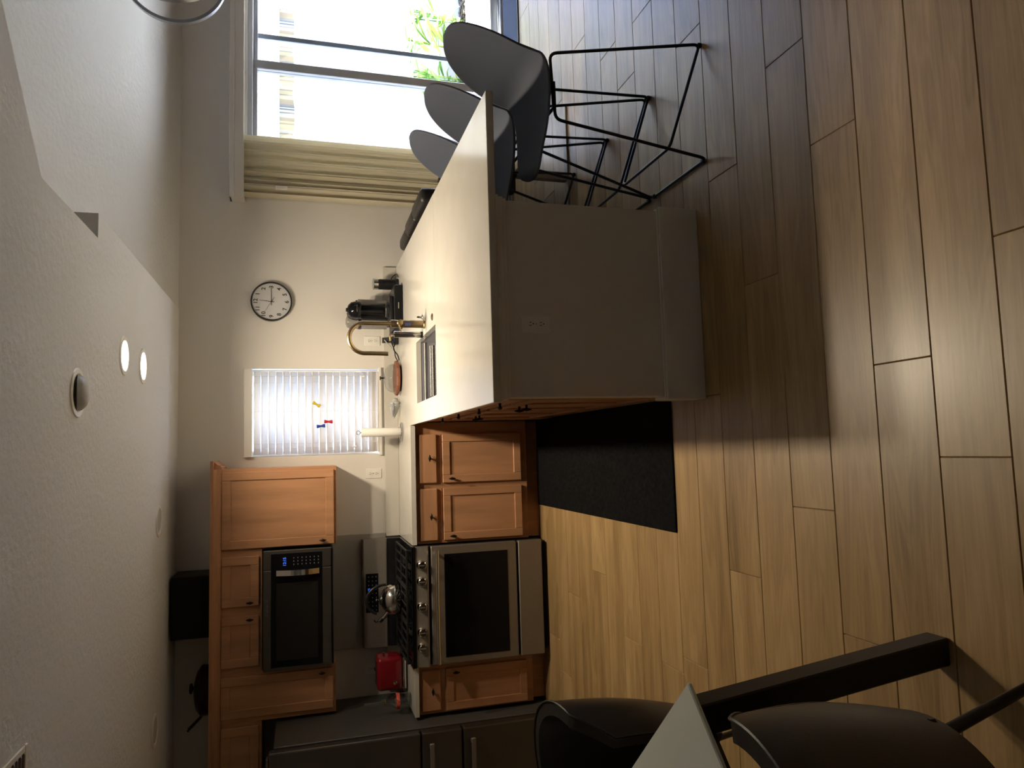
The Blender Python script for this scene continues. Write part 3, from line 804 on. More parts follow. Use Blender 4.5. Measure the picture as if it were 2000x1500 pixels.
obj('handle', k, M_black, pn, True)

# ================================================================== SMALL THINGS ON THE WORKTOPS
# toaster
ts = thing('toaster', 'red two-slice toaster with chrome base on the worktop beside the range', 'toaster', (-1.495, -.27, CZ))
k = BM(); bx(k, -1.612, -1.392, -.345, -.165, .948, 1.122, .028, 4); obj('body', k, M_red, ts, True)
k = BM(); bx(k, -1.607, -1.397, -.340, -.170, .926, .950, .006, 2); obj('base_band', k, M_chrome, ts, True)
k = BM(); bx(k, -1.602, -1.402, -.335, -.175, .9155, .927, .003); obj('foot', k, M_black, ts)
k = BM()
for y in (-.285, -.225): bx(k, -1.585, -1.42, y-.014, y+.014, 1.1195, 1.1235, .001)
obj('slots', k, M_black, ts)
k = BM(); lathe(k, [(0, 0), (.014, 0), (.014, .010), (0, .012)], (-1.556, -.345, 1.005), 20, '-Y'); obj('dial', k, M_chrome, ts, True)
for x in (-1.535, -1.556, -1.577):
    k = BM(); lathe(k, [(0, 0), (.004, 0), (.003, .004), (0, .004)], (x, -.345, .972), 10, '-Y'); obj('button', k, M_chrome, ts, True)
k = BM(); bx(k, -1.392, -1.372, -.270, -.240, 1.065, 1.078, .004); obj('lever', k, M_chrome, ts)
# glass decanter
gd_ = thing('glass_decanter', 'clear glass decanter with tall stopper and red patterned band beside the toaster', 'decanter', (-1.640, -.47, CZ))
cx, cy = -1.640, -.47
k = BM(); lathe(k, [(0, .004), (.046, .004), (.050, .012), (.050, .085), (.047, .100), (.030, .125), (.018, .142), (.016, .175), (.019, .180), (.016, .180), (.013, .175), (.015, .142), (.027, .122), (.044, .098), (.047, .084), (.047, .014), (0, .012)], (cx, cy, CZ-.003), 32); obj('body', k, M_clear, gd_, True)
k = BM(); lathe(k, [(.0505, 0), (.0515, .0), (.0515, .022), (.0505, .022)], (cx, cy, CZ+.078), 32); obj('patterned_band', k, mat('red_floral_print', (.62, .10, .06), .5, noise=(70, .7, (1, 1, 1))), gd_, True)
k = BM(); lathe(k, [(0, .0), (.011, 0), (.013, .012), (.020, .016), (.020, .024), (.010, .028), (.008, .055), (.011, .14), (0, .145)], (cx, cy, CZ+.166), 20); obj('stopper', k, M_clear, gd_, True)
k = BM(); lathe(k, [(.0165, 0), (.021, 0), (.021, .006), (.0165, .006)], (cx, cy, CZ+.168), 20); obj('collar', k, M_gold, gd_, True)

# coffee machine on its drawer
cdw = thing('capsule_drawer', 'wide black coffee capsule drawer under the coffee machine', 'drawer', (1.035, -.22, CZ))
obj('case', box(.880, 1.188, -.385, -.07, CZ+.0005, CZ+.062, .005), M_black, cdw)
obj('drawer_front', box(.884, 1.184, -.392, -.385, CZ+.005, CZ+.057, .003), M_blackgl, cdw)
k = BM(); bx(k, 1.012, 1.058, -.3955, -.391, CZ+.030, CZ+.036, .001); obj('pull', k, M_chrome, cdw)
cfm = thing('coffee_machine', 'black capsule coffee machine with domed head and grey water tank', 'coffee machine', (1.02, -.22, CZ+.063))
zc = CZ+.0625
k = BM(); bx(k, .925, 1.115, -.350, -.090, zc, zc+.030, .010, 2); obj('base', k, M_black, cfm, True)
k = BM(); lathe(k, [(0, .030), (.060, .030), (.060, .235), (.062, .25), (.060, .27), (.050, .298), (.030, .315), (0, .320)], (1.018, -.200, zc), 36); obj('tower', k, M_blackgl, cfm, True)
k = BM(); lathe(k, [(0, .225), (.058, .225), (.064, .235), (.064, .262), (.056, .292), (.036, .312), (0, .322)], (1.018, -.262, zc), 36); hd_ = obj('brew_head', k, M_blackgl, cfm, True)
k = BM(); bx(k, .994, 1.042, -.330, -.318, zc+.250, zc+.256, .001); obj('chrome_bar', k, M_chrome, hd_)
k = BM(); lathe(k, [(0, .318), (.018, .318), (.017, .328), (0, .330)], (1.018, -.262, zc), 16); obj('lever_cap', k, M_chrome, hd_, True)
k = BM(); lathe(k, [(0, .030), (.055, .030), (.055, .046), (.048, .050), (0, .050)], (1.018, -.292, zc), 28); obj('cup_tray', k, M_black, cfm, True)
k = BM(); lathe(k, [(.046, .0505), (.050, .0505), (.050, .054), (.046, .054)], (1.018, -.292, zc), 28); obj('tray_ring', k, M_chrome, cfm, True)
k = BM(); lathe(k, [(0, .030), (.052, .030), (.052, .290), (.044, .312), (.02, .322), (0, .323)], (.957, -.140, zc), 32); obj('water_tank', k, mat('smoky_tank', (.20, .19, .175), .25), cfm, True)
k = BM(); lathe(k, [(.0525, .215), (.055, .215), (.055, .235), (.0525, .235)], (.957, -.140, zc), 32); obj('tank_band', k, M_black, cfm, True)
k = BM(); lathe(k, [(0, .030), (.030, .030), (.030, .235), (0, .238)], (1.092, -.150, zc), 24); obj('side_column', k, mat('grey_plastic', (.30, .28, .27), .35), cfm, True)
k = BM(); bx(k, 1.094, 1.112, -.165, -.135, zc+.238, zc+.252, .003); obj('column_cap', k, M_black, cfm)
mf = thing('milk_frother', 'black ribbed milk frother with chrome collar beside the coffee machine', 'frother', (1.236, -.145, CZ))
k = BM(); lathe(k, [(0, .0005), (.046, .0005), (.046, .022), (.040, .026), (0, .026)], (1.240, -.145, CZ), 32); obj('power_base', k, M_black, mf, True)
pr = [(0, .027)]
for i in range(18): z = .027+.0065*i; pr += [(.0375, z), (.0395, z+.002), (.0395, z+.0045), (.0375, z+.0062)]
pr += [(.0375, .148), (0, .148)]
k = BM(); lathe(k, pr, (1.240, -.145, CZ), 28); obj('body', k, M_black, mf, True)
k = BM(); lathe(k, [(0, .1485), (.0385, .1485), (.0385, .180), (0, .180)], (1.240, -.145, CZ), 28); obj('collar', k, M_chrome, mf, True)
k = BM(); lathe(k, [(0, .1805), (.042, .1805), (.042, .186), (.03, .192), (0, .192)], (1.240, -.145, CZ), 28); obj('lid', k, M_clear, mf, True)
k = BM(); tube(k, fillet([(1.27, -.12, CZ+.06), (1.315, -.10, CZ+.035), (1.335, -.10, CZ+.008), (1.31, -.16, CZ+.006), (1.29, -.19, CZ+.006)], .03), .0035, 6); obj('power_cord', k, M_black, mf, True)

# sink
snk = thing('sink', 'stainless undermount sink with inner ledge set in the peninsula worktop', 'sink', (.49, -1.3, CZ-.24))
b = BM(); zb_ = CZ-.235; zt_ = CZ-.031
for (x0, x1, y0, y1) in ((SX0-.012, SX0-.002, SY0-.012, SY1+.012), (SX1+.002, SX1+.012, SY0-.012, SY1+.012), (SX0-.002, SX1+.002, SY0-.012, SY0-.002), (SX0-.002, SX1+.002, SY1+.002, SY1+.012)): bx(b, x0, x1, y0, y1, zb_, zt_)
bx(b, SX0-.012, SX1+.012, SY0-.012, SY1+.012, zb_-.006, zb_)
obj('bowl', b, mat('sink_steel', (.30, .30, .33), .5, .0), snk)
for y0, y1 in ((SY1-.004, SY1+.002), (SY0-.002, SY0+.008)): obj('ledge', box(SX0-.002, SX1+.002, y0, y1, zt_-.028, zt_-.020, .002), M_steel, snk)
k = BM(); lathe(k, [(0, .001), (.045, .001), (.045, .004), (.030, .003), (.028, .0015), (0, .0015)], (.49, -1.2, zb_), 28); obj('drain', k, M_chrome, snk, True)
rk = thing('rolled_drying_rack', 'grey rolled-up drying rack lying across the sink', 'rack', (.49, -1.55, CZ-.05))
k = BM()
for i in range(10):
    a = 2*PI*i/10; tube(k, [(SX0+.004, -1.500+.026*math.cos(a), CZ-.022+.026*math.sin(a)), (.585, -1.500+.026*math.cos(a), CZ-.022+.026*math.sin(a))], .0058, 6)
obj('mesh_roll', k, mat('grey_silicone', (.22, .22, .22), .7, noise=(150, .6, (1, 1, 1))), rk, True)
k = BM(); cyl(k, (SX0+.004, -1.500, CZ-.022), .0275, .281, 16, 'X'); obj('core', k, mat('grey_silicone_dark', (.16, .16, .16), .7, noise=(160, .5, (1, 1, 1))), rk, True)
k = BM(); tube(k, [(.585, -1.500, CZ-.024), (SX1-.001, -1.500, CZ-.024)], .004, 8); obj('rod', k, M_chrome, rk, True)
k = BM(); bx(k, SX0+.02, SX0+.04, -1.475, -1.455, CZ-.037, CZ-.012, .004); obj('end_clip', k, M_whitepl, rk)

# faucet
fc = thing('faucet', 'brushed gold gooseneck faucet beside the sink', 'faucet', (.742, -1.30, CZ))
fx, fy = .742, -1.30
k = BM(); lathe(k, [(0, 0), (.027, 0), (.027, .007), (.0225, .010), (.0225, .195), (.0215, .197), (.0135, .198), (0, .198)], (fx, fy, CZ+.0003), 32); obj('body', k, M_gold, fc, True)
k = BM(); rad = .087; zc_ = 1.262
pts = [(fx, fy, CZ+.198), (fx, fy, zc_)] + [(fx-rad+rad*math.cos(a), fy, zc_+rad*math.sin(a)) for a in [PI*i/20 for i in range(1, 21)]] + [(fx-2*rad, fy, 1.20), (fx-2*rad-.002, fy, 1.131)]
tube(k, pts, .0128, 16); obj('spout', k, M_gold, fc, True)
k = BM(); lathe(k, [(0, 0), (.017, 0), (.017, .018), (.0145, .020), (.0145, .044), (0, .045)], (fx, fy-.020, CZ+.150), 24, '-Y'); v_ = obj('valve', k, M_gold, fc, True)
k = BM(); tube(k, fillet([(fx+.012, fy-.055, CZ+.150), (fx-.010, fy-.058, CZ+.162), (fx-.055, fy-.055, CZ+.145)], .02), .0042, 8); obj('lever', k, M_gold, v_, True)
k = BM(); bx(k, fx-.014, fx+.004, fy-.0242, fy-.0200, CZ+.085, CZ+.120, .001); obj('blue_plate', k, mat('plate_blue', (.08, .11, .30), .25), fc)  # thin blue plate on the front of the faucet body
sdp = thing('soap_dispenser', 'slim stainless soap dispenser with black foot standing behind the faucet', 'dispenser', (.690, -1.215, CZ))
k = BM(); lathe(k, [(0, .0), (.019, 0), (.019, .014), (0, .014)], (.694, -1.215, CZ+.0003), 24); obj('foot', k, M_black, sdp, True)
k = BM(); lathe(k, [(0, .0145), (.019, .0145), (.019, .165), (.017, .170), (0, .171)], (.694, -1.215, CZ+.0003), 28); obj('body', k, M_chrome, sdp, True)
k = BM(); tube(k, fillet([(.694, -1.215, CZ+.171), (.694, -1.215, CZ+.195), (.655, -1.215, CZ+.192)], .01), .0055, 10); obj('pump', k, M_gold, sdp, True)
sr = thing('spray_nozzle', 'small chrome dispenser cap with dark tip behind the gold faucet', 'cap', (.792, -1.255, CZ))
k = BM(); lathe(k, [(0, .0), (.016, 0), (.016, .006), (.008, .012), (.007, .026), (0, .027)], (.792, -1.255, CZ+.0003), 20); obj('base', k, M_chrome, sr, True)
k = BM(); lathe(k, [(0, .0275), (.006, .0275), (.004, .038), (0, .040)], (.792, -1.255, CZ+.0003), 16); obj('tip', k, M_black, sr, True)
k = BM(); lathe(k, [(0, .0), (.020, 0), (.020, .003), (.013, .006), (.012, .004), (0, .003)], (.738, -1.555, CZ+.0003), 28)
single('air_switch', k, mat('bronze_button', (.20, .12, .07), .3, .9), 'small round bronze button set in the worktop near the faucet', 'button', smooth=True)

# cloche
gc = thing('glass_cloche', 'glass dome with black knob on a reddish wooden board', 'cloche', (.540, -.175, CZ))
k = BM(); lathe(k, [(0, .0005), (.095, .0005), (.100, .010), (0, .010)], (.540, -.175, CZ), 40); obj('foot', k, M_black, gc, True)
k = BM(); lathe(k, [(0, .0105), (.110, .0105), (.127, .018), (.129, .030), (.124, .040), (0, .041)], (.540, -.175, CZ), 12); obj('board', k, M_redwood, gc)
k = BM(); lathe(k, [(.105, .042), (.104, .062), (.095, .085), (.075, .104), (.045, .116), (.012, .120), (0, .1205)], (.540, -.175, CZ), 40); d_ = obj('dome', k, M_clear, gc, True)
k = BM(); lathe(k, [(0, .121), (.006, .121), (.006, .140), (.015, .142), (.015, .148), (0, .149)], (.540, -.175, CZ), 20); obj('knob', k, M_black, d_, True)
# conch shell
cs = thing('conch_shell', 'pale grey conch shell lying on the worktop under the window', 'shell', (.325, -.14, CZ))
def conch(s, t):
    # spindle along X: spire at +X, siphon towards -X
    x = .398-.152*s
    r = .046*(math.sin(PI*min(1, s*1.02)**.75)**.85)*(1-.35*s)+.003
    r *= 1+.10*math.sin(s*34)*(1 if s < .42 else 0)
    a = 2*PI*t
    fl = 1+.35*max(0, math.sin(a-.6))**3*(1 if .3 < s < .95 else 0)
    return Vector((x, -.14+r*fl*math.cos(a)*.95, CZ+.036+r*fl*math.sin(a)*.78+.012*s))
k = BM(); grid(k, conch, 40, 28); bmesh.ops.remove_doubles(k, verts=list(k.verts), dist=.0004)
lo = min(v_.co.z for v_ in k.verts); xf(k, Matrix.Translation((0, 0, CZ+.0008-lo)))
obj('whorl', k, M_shellw, cs, True)
k = BM(); tube(k, [(.36, -.176, CZ+.052), (.33, -.185, CZ+.055), (.29, -.178, CZ+.055), (.262, -.168, CZ+.055)], [.004, .010, .009, .003], 8); obj('lip', k, mat('shell_mouth', (.22, .23, .23), .4), cs, True)
# paper towel
ph = thing('paper_towel_holder', 'wire paper towel holder standing at the corner of the worktop', 'holder', (.146, -.225, CZ))
k = BM(); tube(k, [(.146+.066*math.cos(a), -.225+.066*math.sin(a), CZ+.005) for a in [2*PI*i/32 for i in range(32)]], .0032, 6, True)
tube(k, [(.08, -.225, CZ+.005), (.212, -.225, CZ+.005)], .003, 6); tube(k, [(.146, -.291, CZ+.005), (.146, -.159, CZ+.005)], .003, 6); obj('base_ring', k, M_chrome, ph, True)
k = BM(); tube(k, [(.146, -.225, CZ+.003), (.146, -.225, CZ+.297)], .0035, 8)
tube(k, [(.146+.013*math.cos(a), -.225, CZ+.309+.013*math.sin(a)) for a in [2*PI*i/16 for i in range(16)]], .0022, 6, True); obj('rod', k, M_chrome, ph, True)
k = BM(); lathe(k, [(.012, .010), (.030, .010), (.031, .012), (.031, .286), (.030, .288), (.012, .288), (.012, .010)], (.146, -.225, CZ), 32)
single('paper_towel_roll', k, M_paper, 'slim white paper towel roll on the wire holder', 'paper roll', smooth=True)

# charger with cables near the wall outlet
pa = thing('power_adapter', 'black plug block with cables beneath the wall outlet behind the faucet', 'adapter', (.835, -.09, CZ))
k = BM(); bx(k, .800, .868, -.125, -.050, CZ+.0005, CZ+.040, .006, 2); obj('block', k, M_black, pa)
k = BM(); prism(k, [(-.12, CZ+.041), (-.055, CZ+.041), (-.052, CZ+.115), (-.062, CZ+.115)], 'X', .815, .855); obj('stand', k, M_black, pa)
k = BM(); tube(k, fillet([(.802, -.10, CZ+.025), (.76, -.13, CZ+.045), (.71, -.16, CZ+.012), (.672, -.17, CZ+.006)], .04), .0045, 8); obj('cable', k, M_black, pa, True)
k = BM(); tube(k, fillet([(.835, -.12, CZ+.060), (.80, -.15, CZ+.055), (.75, -.15, CZ+.035), (.70, -.13, CZ+.028), (.668, -.125, CZ+.006)], .04), .004, 8); obj('cable', k, M_black, pa, True)
k = BM(); tube(k, fillet([(.835, -.08, CZ+.10), (.805, -.12, CZ+.085), (.765, -.14, CZ+.055)], .04), .004, 8); obj('cable', k, mat('beige_cable', (.45, .40, .32), .5), pa, True)

# ================================================================== WALL THINGS
def outlet(x, z, y, label, w=.072, h=.118, plugs=True):
    t = thing('wall_outlet', label, 'outlet', (x, y, z))
    obj('plate', box(x-w/2, x+w/2, y-.006, y-.0003, z-h/2, z+h/2, .003), M_whitepl, t)
    for s in (-1, 1):
        zz = z+s*.0215
        b = BM(); lathe(b, [(0, 0), (.0165, 0), (.0165, .0028), (0, .0030)], (x, y-.0058, zz), 20, '-Y'); r_ = obj('receptacle', b, M_whitepl, t, True)
        b = BM()
        bx(b, x-.0075, x-.0050, y-.0096, y-.0085, zz-.001, zz+.008); bx(b, x+.0045, x+.0070, y-.0096, y-.0085, zz-.001, zz+.007); cyl(b, (x, y-.0085, zz-.008), .0026, .0011, 10, '-Y')
        obj('slots', b, M_text, r_)
    b = BM(); cyl(b, (x, y-.006, z), .003, .0012, 10, '-Y'); obj('screw', b, M_chrome, t)
    return t
outlet(.838, 1.098, 0, 'white double outlet on the wall behind the faucet')
outlet(-.150, 1.100, 0, 'white double outlet on the wall below the large wall cabinet')
outlet(.484, .728, -2.797, 'white double outlet on the end of the peninsula')
t = outlet(-1.545, 1.120, 0, 'white outlet with a plugged-in black cord behind the toaster')
k = BM(); bx(k, -1.557, -1.533, -.034, -.010, 1.085, 1.113, .004); pl_ = obj('plug', k, M_black, t)
k = BM(); tube(k, fillet([(-1.545, -.034, 1.095), (-1.57, -.06, 1.06), (-1.60, -.08, .99), (-1.59, -.12, .935)], .04), .0035, 6); obj('cord', k, M_black, pl_, True)

# clock
ck = thing('wall_clock', 'round black-rimmed wall clock with white face showing a quarter past twelve', 'clock', (1.113, 0, 1.675))
cx, cz, cr0 = 1.113, 1.816, .1425
k = BM(); lathe(k, [(cr0, .001), (cr0, .040), (cr0-.004, .043), (cr0-.008, .040), (cr0-.008, .022), (0, .022), (0, .001), (cr0, .001)], (cx, 0, cz), 64, '-Y'); obj('rim', k, M_blackmt, ck, True)
k = BM(); lathe(k, [(0, .0225), (cr0-.009, .0225), (cr0-.009, .0240), (0, .0240)], (cx, 0, cz), 64, '-Y'); fc_ = obj('dial', k, mat('clock_face', (.56, .56, .56), .4), ck)
for i in range(1, 13):
    a = PI/2-2*PI*i/12; r_ = cr0*.755
    obj('numeral', text_front(str(i), .040, cx+r_*math.cos(a), -.0248, cz+r_*math.sin(a)), M_text, fc_)
def hand(name, ang, L, tail, w_, y):
    a = PI/2-R(ang); d = Vector((math.cos(a), 0, math.sin(a))); nn = Vector((-d.z, 0, d.x))*w_
    c0 = Vector((cx, y, cz)); b = BM(); P = [c0-d*tail-nn, c0+d*L-nn*.6, c0+d*L+nn*.6, c0-d*tail+nn]
    v1 = [b.verts.new(p) for p in P]; v2 = [b.verts.new(p+Vector((0, -.0012, 0))) for p in P]
    b.faces.new(v1); b.faces.new(v2[::-1])
    for i in range(4): b.faces.new([v1[(i+1) % 4], v1[i], v2[i], v2[(i+1) % 4]])
    bmesh.ops.recalc_face_normals(b, faces=list(b.faces)); obj(name, b, M_text, ck)
hand('hour_hand', 6, .084, .020, .0022, -.0262); hand('minute_hand', 89, .108, .028, .0020, -.0280); hand('second_hand', 302, .088, .040, .0009, -.0298)
k = BM(); lathe(k, [(0, .024), (.005, .024), (.005, .033), (0, .033)], (cx, 0, cz), 16, '-Y'); obj('hub', k, M_text, ck, True)

# horizontal blind in the kitchen window
hbld = thing('horizontal_blind', 'white slatted horizontal blind hanging in the kitchen window', 'blind', (.31, -.02, 1.06))
k = BM(); bx(k, .002, .622, -.048, .004, 1.945, 2.0, .004); obj('head_rail', k, M_white, hbld)
k = BM(); bx(k, -.004, .004, -.052, .004, 1.944, 2.003, .003); bx(k, .620, .628, -.052, .004, 1.944, 2.003, .003); obj('rail_caps', k, M_whitepl, hbld)
ns = 18; z_top = 1.930; pitch = (1.930-1.078)/(ns-1)
me = None
b = BM()
def sl(s, t):
    q = (t-.5)*.052; a = R(60); bow = .0045*(1-4*(t-.5)**2)
    return Vector((.012+.592*s, -.004-q*math.cos(a)-bow*math.sin(a)*1.0, q*math.sin(a)-bow*math.cos(a)*0))
grid(b, sl, 1, 6)
for i in range(ns):
    z = z_top-.018-pitch*i if i < ns-1 else 1.085
    bb_ = b.copy(); xf(bb_, Matrix.Translation((random.uniform(-.002, .002), 0, z))); o = obj('slat', bb_, M_blind, hbld, True)
    md = o.modifiers.new('thick', 'SOLIDIFY'); md.thickness = .0016
b.free()
for x in (.085, .315, .520):
    k = BM(); tube(k, [(x, -.036, 1.945), (x, -.036, 1.066)], .0010, 5); tube(k, [(x, .022, 1.945), (x, .022, 1.066)], .0010, 5); obj('ladder_cord', k, M_whitepl, hbld)
for x, z in ((.565, 1.19), (.052, 1.255)):
    k = BM(); tube(k, [(x, -.042, 1.945), (x, -.042, z)], .0012, 5); obj('pull_cord', k, M_whitepl, hbld)
    k = BM(); lathe(k, [(0, 0), (.009, .003), (.006, .03), (0, .034)], (x, -.042, z-.032), 12); obj('tassel', k, M_whitepl, hbld, True)
k = BM(); bx(k, .010, .606, -.018, .014, 1.0575, 1.069, .003); obj('bottom_rail', k, M_whitepl, hbld)
def clip(x, z, ang, col, word):
    b = BM(); lathe(b, [(0, 0), (.011, 0), (.013, .004), (.012, .012), (.0075, .026), (.0075, .034), (.012, .048), (.013, .056), (.011, .060), (0, .060)], (0, 0, -.030), 20)
    xf(b, Matrix.Translation((x, -.052, z)) @ Matrix.Rotation(R(ang), 4, 'Y'))
    single('dumbbell_clip', b, mat('clip_'+word, col, .4), word+' dumbbell-shaped toy clip stuck on the window blind slats', 'clip', smooth=True)
clip(.362, 1.505, 30, (.62, .46, .02), 'yellow'); clip(.236, 1.422, 2, (.50, .02, .035), 'red'); clip(.205, 1.475, -5, (.015, .06, .34), 'blue')

# ================================================================== CEILING THINGS
def downlight(x, y, label, lit, eyeball=False, group=None):
    t = thing('recessed_light', label, 'ceiling light', (x, y, H-.01), 0, group)
    k = BM(); lathe(k, [(.070, .0), (.075, -.006), (.092, -.005), (.096, -.0004), (.070, -.0002), (.070, .0)], (x, y, H-.0003), 40); obj('trim_ring', k, M_whitepl, t, True)
    if lit:
        k = BM(); lathe(k, [(0, -.0022), (.0698, -.0022), (.0698, -.0008), (0, -.0008)], (x, y, H), 40); obj('diffuser', k, M_lampdisc, t)
        ld = bpy.data.lights.new('downlight', 'AREA'); ld.shape = 'DISK'; ld.size = .13; ld.energy = DOWN; ld.color = (1, .84, .62); ld.spread = R(150)
        lo_ = bpy.data.objects.new('downlight', ld); COL.objects.link(lo_); lo_.parent = t; lo_.location = (0, 0, -.001+.004)
    elif eyeball:
        k = BM(); lathe(k, [(.069, -.001), (.066, -.018), (.050, -.034), (.025, -.042), (0, -.044)], (0, 0, 0), 32)
        xf(k, Matrix.Translation((x, y, H+.001)) @ Matrix.Rotation(R(14), 4, 'X')); obj('eyeball', k, M_lampoff, t, True)
    else:
        k = BM(); lathe(k, [(0, -.003), (.05, -.0035), (.0698, -.0015), (.0698, -.0005), (0, -.0005)], (x, y, H), 40); obj('lens', k, M_lampoff, t, True)
downlight(.503, -1.610, 'lit recessed ceiling light next to the swivelling eyeball light', True)
downlight(.503, -1.180, 'lit recessed ceiling light closest to the clock wall', True)
downlight(.262, -2.350, 'unlit recessed ceiling light with a swivelling eyeball lens', False, True)
downlight(-.368, -.655, 'unlit recessed ceiling light in front of the large wall cabinet', False)
downlight(-1.565, -.685, 'unlit recessed ceiling light in front of the refrigerator cabinets', False)
vt_ = thing('ceiling_vent', 'white louvred air vent in the kitchen ceiling', 'vent', (-1.04, -2.98, H-.01))
b = BM(); vx0, vx1, vy0, vy1 = -1.225, -.858, -3.10, -2.80
bx(b, vx0, vx1, vy1-.022, vy1, H-.009, H-.0003, .003); bx(b, vx0, vx1, vy0, vy0+.022, H-.009, H-.0003, .003); bx(b, vx0, vx0+.022, vy0+.022, vy1-.022, H-.009, H-.0003, .003); bx(b, vx1-.022, vx1, vy0+.022, vy1-.022, H-.009, H-.0003, .003)
obj('frame', b, M_whitepl, vt_)
for i in range(9):
    y = vy0+.038+i*.028
    b = BM(); bx(b, vx0+.02, vx1-.02, -.011, .011, -.0008, .0008); xf(b, Matrix.Translation((0, y, H-.0085)) @ Matrix.Translation(((vx0+vx1)/2, 0, 0)) @ Matrix.Rotation(R(35), 4, 'X') @ Matrix.Translation((-(vx0+vx1)/2, 0, 0)))
    obj('louvre', b, mat('vent_grey', (.35, .33, .31), .5), vt_)
# ring pendant
rp = thing('ring_pendant', 'pendant lamp of interlocked silver rings hanging from the vaulted ceiling', 'pendant', (2.60, -1.5, 2.2))
def ring(c, r, rz, tilt, wd):
    b = BM(); N = 72; prof = [(-.008, -wd/2), (.008, -wd/2), (.008, wd/2), (-.008, wd/2)]
    rings_ = []
    for i in range(N):
        a = 2*PI*i/N; rings_.append([b.verts.new(((r+p[0])*math.cos(a), p[1], (r+p[0])*math.sin(a))) for p in prof])
    for i in range(N):
        A, B_ = rings_[i], rings_[(i+1) % N]
        for k_ in range(4): b.faces.new([A[k_], A[(k_+1) % 4], B_[(k_+1) % 4], B_[k_]])
    bmesh.ops.recalc_face_normals(b, faces=list(b.faces))
    xf(b, Matrix.Translation(c) @ Matrix.Rotation(rz, 4, 'Z') @ Matrix.Rotation(tilt, 4, 'Y') @ Matrix.Rotation(R(0), 4, 'X'))
    return b
M_ringm = mat('satin_silver', (.40, .42, .46), .3, .8)
obj('ring', ring((2.560, -1.5, 2.25), .255, R(-6), 0, .030), M_ringm, rp, True)
obj('ring', ring((2.580, -1.5, 2.262), .245, R(24), R(12), .030), M_ringm, rp, True)
k = BM(); tube(k, [(2.60, -1.5, 2.52), (2.60, -1.5, vz(-1.5)-.03)], .0015, 6); obj('cable', k, M_chrome, rp)
k = BM(); lathe(k, [(0, -.045), (.06, -.045), (.06, .01), (0, .01)], (2.60, -1.5, vz(-1.5)), 28); obj('ceiling_rose', k, M_ringm, rp, True)

# ================================================================== FLOOR MATS
k = BM(); bx(k, -.394, .205, -2.515, -.552, .0004, .009, .003)
single('kitchen_mat', k, M_mat, 'long black carpet mat on the kitchen floor between cabinets and peninsula', 'mat')
dm = thing('door_mat', 'blue-grey door mat in front of the sliding glass door', 'mat', (3.6, -.22, 0))
obj('pile', box(2.85, 4.30, -.410, -.035, .0004, .010, .003), M_doormat, dm); obj('binding', box(2.84, 4.31, -.430, -.4105, .0004, .009, .003), M_black, dm)

# ================================================================== BAR STOOLS
def stool_parts(t):
    # moulded shell: centre-line from front lip over the seat bend to the top of the back
    prof = [(-.288, .672), (-.284, .674), (-.268, .676), (-.235, .676), (-.17, .662), (-.08, .645), (.02, .634), (.10, .634), (.162, .656), (.202, .704), (.224, .775), (.246, .85), (.266, .925), (.280, .985), (.288, 1.020), (.292, 1.036), (.293, 1.041)]
    wid = [.004, .055, .105, .152, .192, .216, .230, .237, .240, .240, .236, .226, .200, .158, .108, .058, .004]
    lift = [.003, .006, .010, .016, .024, .034, .046, .060, .076, .088, .088, .074, .055, .034, .016, .006, .002]
    def lerp(L, s):
        q = s*(len(L)-1); i = min(int(q), len(L)-2); f = q-i
        p0 = L[max(i-1, 0)]; p1 = L[i]; p2 = L[i+1]; p3 = L[min(i+2, len(L)-1)]
        def cr(a, b_, c, d): return .5*((2*b_)+(-a+c)*f+(2*a-5*b_+4*c-d)*f*f+(-a+3*b_-3*c+d)*f**3)
        if isinstance(p1, tuple): return Vector((cr(p0[0], p1[0], p2[0], p3[0]), 0, cr(p0[1], p1[1], p2[1], p3[1])))
        return cr(p0, p1, p2, p3)
    def f(s, t_):
        p = lerp(prof, s); e = .004; d = (lerp(prof, min(1, s+e))-lerp(prof, max(0, s-e))).normalized()
        nn = Vector((-d.z, 0, d.x)); q = (t_-.5)*2
        q2 = math.sin(q*PI/2)
        return p+Vector((0, lerp(wid, s)*q2, 0))+nn*lerp(lift, s)*abs(q2)**2.2
    b = BM(); grid(b, f, 48, 18)
    bmesh.ops.recalc_face_normals(b, faces=list(b.faces))
    o = obj('seat_shell', b, M_shell, t, True, world=False)
    md = o.modifiers.new('thick', 'SOLIDIFY'); md.thickness = .009; md.offset = 0
    md = o.modifiers.new('round', 'SUBSURF'); md.levels = 1; md.render_levels = 1
    r = .0066
    # front loop: seat rail -> leg -> floor bar -> leg -> seat rail
    zr = .628
    b = BM()
    tube(b, fillet([(.06, -.140, zr), (-.097, -.142, zr), (-.247, -.240, r+.002), (-.247, .240, r+.002), (-.097, .142, zr), (.06, .140, zr)], .03), r, 10); obj('front_frame', b, M_blackmt, t, True, world=False)
    b = BM()
    tube(b, fillet([(-.05, -.126, zr-.002), (.178, -.142, zr+.014), (.250, -.232, r+.002), (-.206, -.220, .165), (-.206, .220, .165), (.250, .232, r+.002), (.178, .142, zr+.014), (-.05, .126, zr-.002)], .03), r, 10); obj('rear_frame', b, M_blackmt, t, True, world=False)
    b = BM(); 
    for x in (-.04, .04): tube(b, [(x, -.138, zr-.001), (x, .138, zr-.001)], r, 8)
    obj('seat_crossbar', b, M_blackmt, t, True, world=False)
    for (x, y) in ((-.247, -.215), (-.247, .215), (.244, -.232), (.244, .232)):
        b = BM(); bx(b, x-.010, x+.010, y-.010, y+.010, 0, .020, .004); obj('foot_pad', b, M_black, t, world=False)
st_y = [-2.685, -2.195, -1.695]
st_lab = ['charcoal bar stool with black wire legs at the free end of the peninsula', 'charcoal bar stool with black wire legs in the middle of the row', 'charcoal bar stool with black wire legs next to the black armchair']
